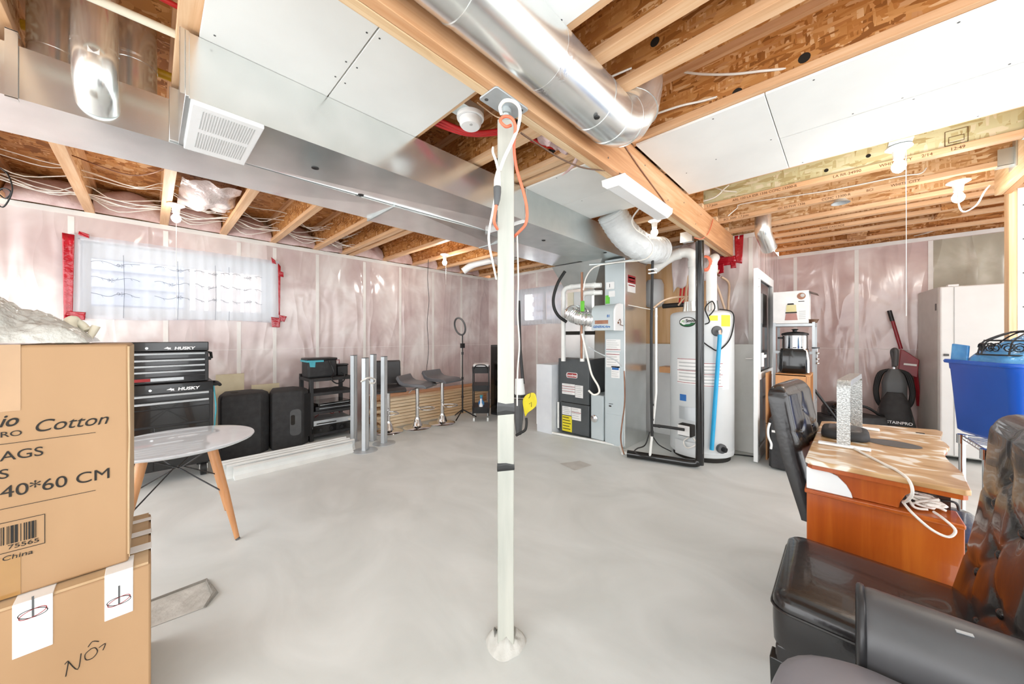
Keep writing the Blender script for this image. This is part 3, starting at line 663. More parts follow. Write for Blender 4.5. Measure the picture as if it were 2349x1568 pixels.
wire('ceiling_cable', [(0.587,4.027,2.273),(0.594,4.034,2.178),(0.621,4.06,2.131),(0.685,4.121,2.178),(0.726,4.16,2.273),(0.753,4.186,2.32)], .005, 'cable', 'white cable looping below the bulb next to the header','white cables right of the beam')
wire('ceiling_cable', [(0.541,6.338,2.428),(0.733,6.245,2.446),(0.945,6.309,2.538)], .006, 'cable', 'white cable slanting across the joists over the far film wall','white cables right of the beam')
for i, dx in enumerate((0,.012)):
    wire('brown_wire', [(-.921,1.82+dx,2.36),(-.921,2.1+dx,2.28),(-.921,2.45+dx,2.2),(-.924,2.6+dx,2.16)], .003, 'copper', 'brown wire stapled slanting down the beam side past the linear light', 'brown wires on the beam')
dcord = ([(-1.01,1.109,2.11),(-1.012,1.246,2.108),(-0.999,1.398,2.099),(-1.003,1.601,2.129),(-0.96,1.781,2.161),(-0.912,1.869,2.155)])
obj('power_cord', MB().tube(spline(dcord,6), .004, 6), M['brownpl'], lf, smooth=80, label='dark brown power cord')
wire('orange_wire', [(-1.01,3.5,2.15),(-.96,3.55,2.14),(-.915,3.6,2.2),(-.915,3.75,2.36)], .004, 'orange', 'thin orange wire looped around the beam before its far end')
for i in range(3): wire('red_water_pipe', [(-1.72+.03*i,1.08,2.46),(-1.60+.02*i,1.3,2.42),(-1.45+.01*i,1.52,2.47+.012*i)], .0105, 'red', 'red water pipe bending into a joist hole near the smoke alarm', 'red pipes beside the smoke alarm', 'pipe')
for i in range(2): wire('red_water_pipe', [(-1.46+.02*i,1.55,2.48),(-1.42+.02*i,1.72,2.47),(-1.40+.02*i,1.88,2.49)], .0105, 'red', 'red water pipe between the post and the double joist', 'red pipes right behind the post', 'pipe')
b = MB(); b.grid(lambda u, v: (-1.38+.25*u+.02*math.sin(v*9), 1.57+.28*v, 2.46-.09*math.sin(u*3.1)*abs(NZ.noise((u*3,v*4,2)))*2+.02*NZ.noise((u*9,v*9,4))), 14, 14)
one('insulation_scrap', b, M['batt'], 'torn pink insulation scrap hanging out of the bay behind the post', 'insulation', smooth=80, solid=.006)
b = MB(); b.tube(spline([(-1.24,1.82,2.42),(-1.20,1.84,2.36),(-1.26,1.86,2.31),(-1.32,1.84,2.27)],4), [.018,.018,.017,.015,.014,.013,.013,.012,.01,.009,.007,.005,.003], 6); one('insulation_strip', b, M['batt'], 'thin strip of pink insulation dangling by the double joist', 'insulation', smooth=80)
b = MB(); b.grid(lambda u, v: (-4.45+.75*u, .17+.37*v, 2.47-.10*math.sin(u*PI)*math.sin(v*PI)+.06*NZ.noise((u*5,v*4,7))), 22, 16)
one('insulation_sheet', b, mat('crumpled_film','c4afac','ddd0cc',rough=.16,sc=9,bmp=1.,bsc=9,bdist=.03), 'crumpled shiny insulation film bulging from the bay above the taped window', 'insulation', smooth=80)
one('round_duct', MB().tube(spline([(-4.447,3.494,2.285),(-4.33,3.606,2.391),(-4.079,3.709,2.432),(-3.809,3.829,2.465)],5), .055, 16), M['paint'], 'short white wrapped duct under the joists near the far left corner', 'duct', smooth=60)
b = MB(); b.grid(lambda u, v: (-3.9+.4*u, 3.5+.3*v, 2.40-.10*math.sin(u*PI)*math.sin(v*PI)+.05*NZ.noise((u*5,v*5,3))), 14, 12)
one('insulation_scrap', b, M['foil'], 'crumpled foil scrap under the joists beside the short white wrapped duct', 'insulation', smooth=80)
# ================================================================ steel post
po = thing('steel_post', 'grey painted square steel post under the main beam', 'post', (-.982,.988,0), PI/4)
lpart('column', MB().box(-.0325,.0325,-.0325,.0325,.0,2.084), M['steelpost'] if 'steelpost' in M else mat('post_paint','a3a59d','bcbcb2',rough=.45,sc=3,st=(6,6,.6),detail=6), po, bevel=.004)
lpart('jack_screw', MB().lathe([(.014,2.08),(.014,2.12),(.022,2.122),(.022,2.138),(.016,2.14),(.016,2.147)], n=18), M['galv_dull'], po, smooth=30)
for z, h in ((.925,.045),(.705,.028)):
    b = MB(); pts = []
    for zz, e in ((0,.0335),(h*.3,.0345),(h*.7,.0342),(h,.0335)):
        pts.append([(s[0]*e, s[1]*e, z+zz+.004*math.sin(s[0]*40+zz*90)) for s in ((-1,-1),(0,-1),(1,-1),(1,0),(1,1),(0,1),(-1,1),(-1,0))])
    b.rings(pts); lpart('black_tape', b, M['gloss_black'], po, label='band of black electrical tape')
b = MB(); b.rbox(-1.022,-.922,.878,1.062,2.146,2.1535,.012); o = obj('top_plate', b, M['alu'], po, bevel=.002)
b = MB()
for x, y in ((-1.0,.9),(-.945,1.04)): b.cyl((x,y,2.1455),(x,y,2.148),.008,n=12)
obj('bolt_holes', b, M['dgrey'], po)
b = MB(); rs = []
for q, z in ((1.0,.0),(.9,.014),(.72,.026),(.60,.036),(.5,.046)):
    rs.append([(-.982+q*(.078+.030*NZ.noise((math.cos(a)*1.5,math.sin(a)*1.5,q)))*math.cos(a), .988+q*(.078+.030*NZ.noise((math.cos(a)*1.5,math.sin(a)*1.5,q)))*math.sin(a), z*(1+.6*NZ.noise((math.cos(a)*2.5,math.sin(a)*2.5,q*3))) if z else 0) for a in [2*PI*k/36 for k in range(36)]])
b.rings(rs)
obj('grout_lumps', b, M['pit'], po, smooth=70, label='rough mortar lumps at the foot')
wc = thing('power_cable', 'white extension cord looped over the top of the steel post', 'cord', (-0.939,0.9,1.838))
obj('cord', MB().tube(spline([(-0.95,0.932,2.082),(-0.939,0.914,2.097),(-0.912,0.913,2.107),(-0.889,0.935,2.104),(-0.879,0.958,2.083),(-0.888,0.963,2.031),(-0.906,0.946,1.966),(-0.923,0.923,1.905),(-0.933,0.906,1.851)],6), .0065, 8), M['cable'], wc, smooth=80)
obj('cord', MB().tube(spline([(-0.937,0.903,1.851),(-0.95,0.904,1.892),(-0.98,0.916,1.94),(-1.01,0.944,1.982)],6), .005, 8), M['cable'], wc, smooth=80)
obj('cord', MB().tube(spline([(-0.948,0.906,1.801),(-0.973,0.91,1.718),(-0.991,0.906,1.637),(-0.991,0.906,1.587),(-0.996,0.929,1.524),(-1.014,0.967,1.462)],6), .0045, 8), M['cable'], wc, smooth=80)
obj('plug', MB().tube([(-0.937,0.903,1.851),(-0.939,0.9,1.818),(-0.939,0.9,1.792)], [.008,.0125,.0135], 10), M['cable'], wc, smooth=50)
oc = thing('power_cable', 'orange extension cord hanging beside the steel post top', 'cord', (-0.94,0.899,1.723))
obj('cord', MB().tube(spline([(-0.91,0.943,2.028),(-0.917,0.922,2.017),(-0.931,0.908,2.037),(-0.923,0.916,2.053),(-0.896,0.928,2.044),(-0.891,0.947,2.017),(-0.915,0.965,1.96),(-0.922,0.987,1.886),(-0.909,1.013,1.797),(-0.899,1.022,1.729),(-0.902,1.019,1.674),(-0.922,1,1.64),(-0.967,1.012,1.629)],6), .0058, 8), M['orange'], oc, smooth=80)
obj('cord', MB().tube(spline([(-0.942,0.898,1.726),(-0.954,0.901,1.691),(-0.962,0.906,1.664),(-0.983,0.942,1.652)],6), .0058, 8), M['orange'], oc, smooth=80)
obj('receptacle', MB().tube([(-0.939,0.9,1.79),(-0.939,0.9,1.772),(-0.94,0.899,1.743),(-0.942,0.898,1.723)], [.0145,.0145,.012,.008], 10), M['dgrey'], oc, smooth=50, label='grey plug end')
wire('post_cable', [(-0.954,1.024,1.638),(-0.951,1.028,1.462),(-0.953,1.026,1.321),(-0.948,1.031,1.198),(-0.953,1.026,1.093),(-0.954,1.024,0.952)], .0035, 'cable', 'thin white cable running down the back edge of the steel post')
wire('staple_wire', [(-1.325,1.132,2.4),(-1.315,1.226,2.38),(-0.943,0.925,2.059)], .003, 'pex', 'thin pink wire reaching the post top from the smoke alarm bay')
# ================================================================ left side of the room
XP, YP, ZP = (1,0,0), (0,1,0), (0,0,1)
def husky(t, x, y, z, s, parent):
    b = text_mb('HUSKY', s, (x,y,z), YP, ZP, .12, 1.25, bold=.0012)
    obj('brand_text', b, M['white'], parent)
    b = MB(); q = [(-.055,.012),(-.035,.024),(-.03,.03),(-.024,.022),(-.008,.02),(-.012,.008),(-.006,.0),(-.022,.004),(-.03,-.002),(-.028,.008)]
    b.prism([(y-.012+a*s/.03*.9, z+c*s/.03*.75) for a, c in q], 'yz', x, x+.0012); obj('dog_head_logo', b, M['white'], parent)
X0 = -4.1
tc = thing('tool_chest', 'black upper tool chest with silver drawer pulls standing on the black tool cabinet', 'tool chest', (X0-.22,.03,.84))
obj('body', MB().box(X0-.44,X0-.004,-.31,.362,.842,1.105), M['black'], tc, bevel=.004)
ld = obj('lid', MB().box(X0-.44,X0,-.31,.362,1.108,1.186), M['gloss_black'], tc, bevel=.006)
husky(tc, X0+.0005, .142, 1.122, .032, ld)
obj('lock', MB().cyl((X0-.002,-.02,1.135),(X0+.004,-.02,1.135),.009,n=16), M['chrome'], ld)
for z in (1.092,1.038,.99,.942):
    d = obj('drawer', MB().box(X0-.02,X0,-.295,.338,z-.044,z+.002), M['gloss_black'], tc, bevel=.002)
    obj('drawer_pull', MB().prism([(X0,z-.016),(X0+.014,z-.012),(X0+.016,z+.001),(X0,z+.002)],'xz',-.29,.335), M['chrome'] if 0 else M['alu'], d, label='silver drawer pull')
d = obj('drawer', MB().box(X0-.02,X0,-.295,.338,.852,.892), M['gloss_black'], tc, bevel=.002)
for y0,y1,m in ((-.2,.0,'redink'),(.002,.2,'alu')): obj('sticker_strip', MB().box(X0,X0+.001,y0,y1,.862,.886), M[m], d)
b = MB(); b.tube([(X0-.1,.362,1.09),(X0-.1,.385,1.085),(X0-.1,.39,1.04),(X0-.1,.362,1.035)],.012,8); b.box(X0-.13,X0-.07,.36,.385,1.02,1.05); obj('side_handle', b, M['rubber'], tc)
tb = thing('tool_cabinet', 'black rolling lower tool cabinet carrying the tool chest', 'tool cabinet', (X0-.22,.03,0))
X1 = X0+.02
obj('body', MB().box(X1-.5,X1-.004,-.34,.392,.12,.838), M['black'], tb, bevel=.006)
hd_ = obj('header_panel', MB().box(X1-.004,X1,-.335,.388,.762,.834), M['gloss_black'], tb, bevel=.002)
husky(tb, X1+.0005, .162, .776, .034, hd_)
obj('lock', MB().cyl((X1-.002,.0,.79),(X1+.004,.0,.79),.009,n=16), M['chrome'], hd_)
for z, h in ((.752,.056),(.69,.056),(.628,.13)):
    d = obj('drawer', MB().box(X1-.004,X1,-.325,.365,z-h,z), M['gloss_black'], tb, bevel=.002)
    if h < .1: obj('drawer_pull', MB().prism([(X1,z-.02),(X1+.016,z-.016),(X1+.018,z-.001),(X1,z)],'xz',-.32,.36), M['alu'], d, label='silver drawer pull')
for y0, y1 in ((-.325,.018),(.022,.365)): obj('door', MB().box(X1-.004,X1,y0,y1,.13,.48), M['gloss_black'], tb, bevel=.002)
b = MB(); b.tube(spline([(X1-.05,.392,.80),(X1-.05,.43,.80),(X1-.08,.445,.79),(X1-.35,.445,.79),(X1-.38,.392,.79)],5),.014,8); obj('push_handle', b, M['rubber'], tb, smooth=60)
for x in (X1-.07,X1-.43):
    for y in (-.27,.33):
        b = MB(); b.cyl((x,y-.02,.06),(x,y+.02,.06),.06,n=24); b.box(x-.03,x+.03,y-.03,y+.03,.10,.122); w_ = obj('caster', b, M['rubber'], tb, smooth=40)
        obj('caster_fork', MB().box(x-.012,x+.012,y+.022,y+.028,.05,.118).box(x-.012,x+.012,y-.028,y-.022,.05,.118), M['chrome'], w_)
wire('teal_cord', [(X1-.02,.395,.79),(X1-.01,.41,.6),(X1-.02,.405,.5),(X1-.02,.40,.40)], .006, 'teal', 'thin teal cord hanging from the right side of the tool cabinet', None, 'cord')
# round table
rtb = thing('round_table', 'small round white table on wooden legs in front of the tool cabinet', 'table', (-2.92,.12,0))
lpart('tabletop', MB().lathe([(0,.574),(.30,.576),(.35,.582),(.367,.590),(.371,.597),(.368,.601),(.355,.6025),(0,.6025)], n=72), mat('glossy_white','cdd3d8','d5dadf',rough=.07,coat=.3), rtb, smooth=40)
for k in range(4):
    a = math.radians(44+90*k); c, s = math.cos(a), math.sin(a)
    lg = lpart('leg', MB().tube([(.20*c,.20*s,.575),(.28*c,.28*s,.29),(.355*c,.355*s,.006)],[.023,.020,.012],16), M['oakleg'], rtb, smooth=50)
    b = MB(); b.tube([(.36*c,.36*s,.0),(.355*c,.355*s,.008)],[.0125,.0125],12); obj_ = lpart('foot_pad', b, M['dgrey'], rtb)
for k in range(4):
    a = math.radians(44+90*k); a2 = a+PI/2
    lpart('wire_brace', MB().tube([(.205*math.cos(a),.205*math.sin(a),.56),(.02*math.cos(a+PI/4),.02*math.sin(a+PI/4),.44),(.285*math.cos(a2),.285*math.sin(a2),.28)],.004,6), M['black'], rtb)
# cardboard boxes, near left
lb = thing('cardboard_box', 'lower taped cardboard box with handwriting, on the floor at the left', 'box', (-1.8,-.28,0))
obj('carton', MB().box(-2.02,-1.573,-.62,.002,0,.519), M['card'], lb, bevel=.006)
b = MB(); b.prism([(-1.575,.519),(-1.58,.524),(-1.80,.523),(-1.80,.5195)],'xz',-.62,-.004); b.prism([(-2.02,.5195),(-1.806,.5195),(-1.806,.5235),(-2.015,.525)],'xz',-.62,-.004); obj('top_flaps', b, M['card_edge'], lb)
for y0, y1, z0 in ((-.25,-.185,.385),(-.093,-.036,.392)):
    b = MB(); b.box(-1.5735,-1.5712,y0,y1,z0,.5262); b.box(-1.66,-1.572,y0,y1,.5225,.5262); s_ = obj('paper_label', b, M['label'], lb, bevel=.001, label='white paper label folded over the edge')
    b = MB(); cy, cz = (y0+y1)/2, z0+.047 if y1 > -.1 else z0+.105
    for rx, rz, t0, mm in ((.023,.010,.25,'redink'),(.024,.011,-.1,'ink')):
        q = [( -1.5705, cy+rx*math.cos(a)*math.cos(t0)-rz*math.sin(a)*math.sin(t0), cz+rx*math.cos(a)*math.sin(t0)+rz*math.sin(a)*math.cos(t0)) for a in [2*PI*i/24 for i in range(25)]]
        obj('ring_print', MB().tube(q,.0009,4), M[mm], s_)
    obj('small_print', MB().box(-1.571,-1.5704,cy-.002,cy+.002,cz-.01,cz+.045), M['dgrey'], s_)
for x0,x1 in ((-1.72,-1.67),(-1.84,-1.80),(-1.96,-1.93)): obj('clear_tape', MB().box(x0,x1,-.05,.0035,.5255,.5265).box(x0,x1,.002,.0035,.44,.526), M['label'], lb)
b = MB(); hx = -1.5722
def stroke(b, pts, x, oy, oz, s, r): b.tube(spline([(x,oy+p[0]*s,oz+p[1]*s) for p in pts],4), r, 5)
for pts in ([(0,.05),(.08,.1),(.02,-.42)],[(.08,.1),(.3,-.35),(.38,.2)],[(.62,.22),(.48,.1),(.5,-.12),(.66,-.16),(.78,.0),(.72,.2),(.6,.22)],[(.55,.34),(.66,.48),(.82,.38)],[(.82,.14),(.98,.2),(.92,-.02)]): stroke(b, pts, hx, -.165, .312, .075, .0011)
obj('handwriting', b, M['ink'], lb, label='handwritten marker word')
bb = thing('cardboard_box', 'big upper cardboard box printed Cotton stacked on another at the left', 'box', (-1.83,-.35,.52))
obj('carton', MB().box(-2.06,-1.62,-.70,-.046,.5265,1.207), M['card'], bb, bevel=.007)
b = MB(); b.box(-2.06,-1.621,-.0465,-.0445,.54,1.2); b.tube([(-1.622,-.047,.55),(-1.6215,-.0465,.8),(-1.624,-.045,.93),(-1.62,-.0455,1.0),(-1.622,-.047,1.2)],.0025,6); obj('corner_edge', b, M['card_edge'], bb)
for q in ((-1.6205,-1.619,-.36,-.244,1.03,1.2075),(-1.6205,-1.619,-.36,-.244,.53,.64),(-2.06,-1.619,-.36,-.244,1.2075,1.2088)): obj('brown_tape', MB().box(*q), M['tape'], bb)
tx = -1.6188
def bt_(s, y, z, size, shear=0, sx=1, bold=0): obj('printed_text', text_mb(s, size, (tx,y,z), YP, ZP, shear, sx, .0004, bold=bold), M['ink'], bb)
bt_('Cotton', -.226, .966, .047, .3, .98); bt_('RO', -.277, .962, .021, 0, 1.2); bt_('io', -.279, .990, .045, .35, .85, .0006)
bt_('AGS', -.2765, .899, .036, 0, 1.05); bt_('S', -.279, .852, .036, 0, 1.05); bt_('40*60 CM', -.2765, .800, .045, 0, 1.03)
bt_('75565', -.265, .660, .016, 0, 1.3); bt_('China', -.274, .632, .017, .1, 1.25)
for z in (.943,.770): obj('printed_line', MB().box(tx-.0005,tx,-.34,-.113,z,z+.0014), M['ink'], bb)
b = MB()
for y0,y1,z0,z1 in ((-.3,-.204,.7325,.734),(-.3,-.204,.6515,.653),(-.2052,-.204,.652,.734)): b.box(tx-.0005,tx,y0,y1,z0,z1)
obj('barcode_frame', b, M['ink'], bb)
b = MB(); y = -.29; rnd = random.Random(5)
while y < -.22:
    w_ = rnd.choice((.0012,.002,.0035,.005)); b.box(tx-.0005,tx,y,y+w_,.674,.722); y += w_+rnd.choice((.0015,.002,.004))
obj('barcode', b, M['ink'], bb)
# bubble wrap and wrapped parts on the top box
b = MB()
def bub(u, v):
    x = -2.04+.40*u; y = -.70+.57*v; e = min(1, 5*(1-v), 6*u, 6*(1-u)); e = max(e, 0)
    h = ((.125 if v < .68 else .125-.045*min(1,(v-.68)/.08))*(.75+.25*math.sin(u*3))+.03*NZ.noise((u*3,v*5,1)))*e**.6
    return (x, y, 1.2125+h+.006*math.sin(u*60)*math.sin(v*80)*e)
one('bubble_wrap', b.grid(bub, 60, 80), M['clearfilm'], 'crumpled clear bubble wrap lying on top of the upper cardboard box', 'bubble wrap', smooth=80)
wp_ = thing('plastic_bracket', 'cream plastic furniture bracket sticking out of the bubble wrap', 'bracket', (-1.85,-.15,1.21))
obj('arm', MB().tube([(-1.83,-.152,1.210),(-1.845,-.139,1.236),(-1.85,-.128,1.266)],[.010,.010,.011],10), M['cream'], wp_, smooth=50)
b = MB(); b.tube(spline([(-1.80,-.19,1.2115),(-1.84,-.185,1.26),(-1.86,-.18,1.285),(-1.87,-.16,1.27),(-1.86,-.15,1.25)],4),[.02]*5+[.016]*5+[.012]*5+[.009]*2,10); obj('knuckle', b, M['cream'], wp_, smooth=50)
b = MB(); b.tube([(-1.86,-.155,1.255),(-1.855,-.131,1.262)],.006,8); obj('strut', b, M['cream'], wp_, smooth=50)
# loudspeakers
def speaker(y0, y1, zt, label, rot, grip):
    t = thing('loudspeaker', label, 'loudspeaker', (-4.62,(y0+y1)/2,0), rot, 'black loudspeakers beside the tool cabinet')
    w_ = (y1-y0)/2
    pl = [(-.20,-w_*.62),(.05,-w_),(.19,-w_),(.19,w_*.55),(.12,w_),(-.05,w_),(-.20,w_*.62)]
    b = MB(); b.rings([[(x*.97,y*.97,.0) for x,y in pl],[(x,y,.03) for x,y in pl],[(x,y,zt-.035) for x,y in pl],[(x*.95,y*.95,zt-.006) for x,y in pl],[(x*.85,y*.86,zt) for x,y in pl]])
    lpart('cabinet', b, M['black_m'], t, bevel=.012, seg=3)
    if grip:
        b = MB(); b.rbox(.1905,.193,-.02,.09,.13,.42,.04,5,'yz'); lpart('grip_recess', b, M['dgrey'], t)
        b = MB(); b.rbox(.1935,.196,-.012,.028,.25,.36,.015,4,'yz'); lpart('grip_slot', b, M['ink'], t)
        b = MB(); b.ob((.16,w_*.78,.33),(.12,.004,.5),(0,0,-1.2)); lpart('side_plate', b, M['black'], t)
    else:
        b = MB(); b.box(-.03,.03,-.1,-.04,zt-.001,zt+.002); lpart('top_label', b, M['ink'], t)
        b = MB(); b.prism([(-.2,.29),(-.04,.30),(-.08,.24),(-.2,.22)],'yz',.1905,.1925); lpart('lower_step', b, M['black'], t)
    return t
speaker(.47,.89,.645,'black loudspeaker with a plain front, left of the pair beside the tool cabinet',.05,False)
speaker(.905,1.275,.635,'black loudspeaker with a grip recess, right of the pair beside the tool cabinet',.0,True)
for y0,y1,zt,l in ((.5,.75,.81,'taller beige board leaning on the left wall behind the loudspeakers'),(.82,1.095,.665,'lower beige board leaning on the left wall behind the loudspeakers')):
    b = MB(); b.ob((-5.02,(y0+y1)/2,zt/2),(.014,y1-y0,zt),(0,.05,0)); one('beige_board', b, mat('mdf','d9cba8','e4d8b8',rough=.6), l, 'board', 'beige boards on the left wall')
# black shelf rack with gear
sr = thing('shelf_rack', 'black plastic shelf rack with audio gear between loudspeaker and metal posts', 'shelf', (-4.7,1.53,0))
for z in (.735,.565,.345,.085): obj('shelf_board', MB().box(-4.92,-4.5,1.285,1.80,z-.035,z), M['black_m'], sr, bevel=.004)
for x in (-4.90,-4.52):
    for y in (1.308,1.775): obj('post', MB().box(x-.022,x+.022,y-.022,y+.022,0,.735 if x > -4.8 else .77), M['black'], sr, bevel=.004)
cb = thing('cooler_bag', 'black cooler bag with teal trim on top of the shelf rack', 'bag', (-4.68,1.44,.737))
obj('bag_body', MB().box(-4.82,-4.57,1.285,1.615,.737,.955), M['black_m'], cb, bevel=.03, seg=4)
obj('lid', MB().box(-4.825,-4.565,1.28,1.62,.945,.972), M['black'], cb, bevel=.01)
b = MB(); b.box(-4.828,-4.563,1.276,1.46,.925,.948); b.prism([(1.30,.928),(1.37,.928),(1.365,.865),(1.31,.87)],'yz',-4.57,-4.565); obj('teal_trim', b, M['teal'], cb, bevel=.003)
b = MB(); b.tube(spline([(-4.56,1.52,.93),(-4.53,1.56,.8),(-4.49,1.52,.72),(-4.485,1.58,.66),(-4.49,1.66,.68),(-4.5,1.68,.75),(-4.56,1.66,.78)],6),.008,6); obj('strap', b, M['black'], cb, smooth=60)
eb = thing('battery_case', 'small black case with a red clip next to the cooler bag', 'case', (-4.68,1.70,.737))
obj('case', MB().box(-4.76,-4.62,1.635,1.765,.737,.865), M['black'], eb, bevel=.01); obj('case_lid', MB().box(-4.765,-4.615,1.63,1.77,.866,.885), M['black'], eb, bevel=.005)
obj('red_clip', MB().tube([(-4.74,1.64,.885),(-4.74,1.64,.93),(-4.74,1.70,.93),(-4.74,1.70,.885)],.006,6), M['crimson'], eb)
for (z,h,l,m) in ((.345,.05,'slim black audio box on the middle rack shelf, lower of two','black'),(.398,.035,'slim black tray tilted on top of the middle shelf audio box','gloss_black')):
    t = thing('audio_box', l, 'electronics', (-4.68,1.53,z)); obj('housing', MB().ob((-4.66,1.55,z+h/2+.004),(.32,.40,h),(0,0,.12 if h < .04 else 0)), M[m], t, bevel=.004)
    obj('front_trim', MB().ob((-4.497,1.57,z+h*.6),(.003,.36,.006),(0,0,.12 if h < .04 else 0)), M['alu'], t)
t = thing('disc_player', 'silver disc player on the bottom rack shelf', 'electronics', (-4.66,1.54,.21))
obj('housing', MB().box(-4.84,-4.50,1.30,1.76,.175,.235), M['alu'], t, bevel=.004); obj('display', MB().box(-4.4995,-4.497,1.36,1.58,.193,.205), M['ink'], t); obj('button', MB().cyl((-4.4995,1.73,.2),(-4.492,1.73,.2),.016,n=16), M['chrome'], t)
t = thing('audio_box', 'black receiver under the silver disc player', 'electronics', (-4.66,1.54,.085)); obj('housing', MB().box(-4.86,-4.49,1.31,1.75,.087,.172), M['gloss_black'], t, bevel=.005)
for i in range(3): obj('front_knob', MB().cyl((-4.49,1.4+.12*i,.125),(-4.478,1.4+.12*i,.125),.018,n=14), M['black'], t)
wire('red_wire', [(-4.7,1.4,.24),(-4.66,1.5,.31),(-4.68,1.6,.26),(-4.7,1.64,.33),(-4.72,1.7,.25)], .004, 'redink', 'thin dark red wire looping above the silver disc player')
wire('black_lead', [(-4.7,1.55,.57),(-4.66,1.62,.60),(-4.62,1.72,.59),(-4.58,1.77,.572)], .004, 'rubber', 'thin black lead lying on the upper rack shelf')
# white rails on the floor
def rail(x, y0, y1, h, w_, label, lean=0):
    q = [(0,0),(w_,0),(w_,.004),(w_*.55,.03),(w_*.35,h*.55),(w_*.5,h*.9),(w_*.2,h),(.0,h),(0,h*.93),(w_*.15,h*.88),(.004,.03)]
    return one('metal_rail', MB().prism([(x+a+lean*c,c) for a,c in q],'xz',y0,y1), M['alu_w'], label, 'rail', 'white rails lying on the floor')
rail(-3.84,.50,1.50,.098,.075,'front white metal rail lying on the floor before the loudspeakers')
rail(-3.895,.46,1.55,.112,.05,'second white metal rail from the front, lying before the loudspeakers')
rail(-3.945,.43,1.52,.120,.045,'third white metal rail from the front, lying before the loudspeakers')
rail(-3.99,.42,1.50,.128,.04,'rearmost white metal rail lying before the loudspeakers')
# aluminium stanchions
def stanchion(x, y, h, rz, label, disc=.125):
    t = thing('metal_post', label, 'post', (x,y,0), rz, 'free-standing metal posts')
    lpart('profile', MB().box(-.022,.022,-.036,.036,.008,h), M['alu'], t, bevel=.003)
    lpart('groove', MB().box(.022,.0228,-.012,.012,.03,h-.01), M['slot'], t)
    lpart('base_plate', MB().lathe([(0,0),(disc,0),(disc,.004),(disc*.9,.007),(.03,.010),(0,.010)], n=40), M['alu'], t, smooth=40)
    lpart("top_cap", MB().rbox(-.023,.023,-.037,.037,h,h+.004,.004,3), M['dgrey'], t)
stanchion(-3.741,1.61,1.0,.6,'grey metal post with a round base, second from left, nearest the rails')
stanchion(-3.84,1.87,1.0,.6,'grey metal post with a round base, rightmost of the four')
stanchion(-4.03,1.83,1.02,.6,'grey metal post with a round base, third from left, before the bar stools',.05)
stanchion(-4.16,1.655,1.01,.6,'grey metal post leftmost of the four, right beside the shelf rack',.06)
b = MB()
for k in range(4): b.tube(spline([(-3.744,1.564,0.739),(-3.677,1.573,0.768),(-3.683,1.622,0.781),(-3.826,1.735,0.75),(-3.853,1.778,0.724),(-3.916,1.786,0.687),(-3.825,1.666,0.708),(-3.744,1.564,0.739)],4),.003,5); b.bm.transform(MX.Translation((0,0,.004)))
b.tube(spline([(-3.663,1.614,0.765),(-3.636,1.639,0.705),(-3.649,1.655,0.632),(-3.679,1.654,0.511),(-3.679,1.654,0.464)],4),.0032,5)
one('tie_cable', b, M['cable'], 'white cable tied around the two middle metal posts', 'cable', smooth=80)
# lumber stack along the wall
rnd = random.Random(21)
for k in range(9):
    z = .043*k+.002; off = .012*rnd.random()+.02*k*.25; y1 = 3.85+.35*rnd.random()
    one('lumber_board', MB().box(-4.56-off,-4.42-off,2.0+.2*rnd.random(),y1,z,z+.038), M['lumber_pale_y'], 'bare lumber board in the stack behind the stools, %s from the floor, front row' % ORD[k], 'lumber', 'stacked lumber along the left wall', bevel=.002)
for k in range(9):
    z = .043*k+.002
    one('lumber_board', MB().box(-4.90,-4.66,2.1+.1*rnd.random(),4.2,z,z+.038), M['lumber_y'], 'bare lumber board in the stack behind the stools, %s from the floor, wall row' % ORD[k], 'lumber', 'stacked lumber along the left wall', bevel=.002)
# bar stools
def stool(x, y, h, rz, label, back=False):
    t = thing('bar_stool', label, 'bar stool', (x,y,0), rz, 'chrome bar stools along the lumber')
    lpart('base', MB().lathe([(0,0),(.184,0),(.187,.006),(.182,.012),(.11,.022),(.075,.03),(.068,.045),(.05,.10),(.036,.125),(.034,.14),(0,.14)], n=48), M['chrome'], t, smooth=50)
    lpart('column', MB().cyl((0,0,.13),(0,0,h-.05),.026,n=20), M['chrome'], t, smooth=50)
    lpart('footrest', MB().tube(spline([(.026,0,.27),(.1,.09,.265),(.2,.09,.265),(.235,0,.265),(.2,-.09,.265),(.1,-.09,.265),(.026,0,.27)],5),.008,8), M['chrome'], t, smooth=60)
    th = .05
    top = [(-.20,.085 if not back else .30),(-.185,.09 if not back else .305),(-.15,.03 if not back else .10),(-.10,.0),(0,-.012),(.10,-.012),(.17,-.02),(.215,-.05)]
    if not back: bot = [(.205,-.075),(.16,-.06),(.05,-.058),(-.10,-.055),(-.17,-.02),(-.215,.05)]
    else: bot = [(.205,-.075),(.16,-.06),(.05,-.058),(-.12,-.055),(-.18,-.02),(-.225,.1),(-.245,.28)]
    if back: top[0] = (-.235,.315)
    q = [(a,h+c) for a,c in top+bot]
    lpart('seat', MB().prism(q,'xz',-.19,.19), M['stool_grey'] if not back else M['vinyl'], t, bevel=.018, seg=4, smooth=50)
    if back:
        b = MB()
        for z in (h+.1,h+.2): b.box(-.235+.03*(h+.3-z),-.168+.2*(h+.15-z)*.2,-.191,.191,z,z+.004)
        b.box(-.25,-.17,-.003,.003,h+.05,h+.3); lpart('seams', b, M['ink'], t)
    lpart('seat_plate', MB().box(-.1,.1,-.08,.08,h-.068,h-.05), M['black'], t)
    lpart('lift_lever', MB().tube([(.05,.0,h-.075),(.02,-.2,h-.085),(.0,-.25,h-.12)],.006,6), M['chrome'], t)
stool(-4.262,2.131,.60,-.3,'bar stool with a tall dark back, leftmost behind the metal posts',True)
stool(-4.186,2.507,.625,.6,'backless grey bar stool next to the high-backed one')
stool(-4.142,2.879,.665,.3,'backless grey bar stool nearest to the ring light stand')
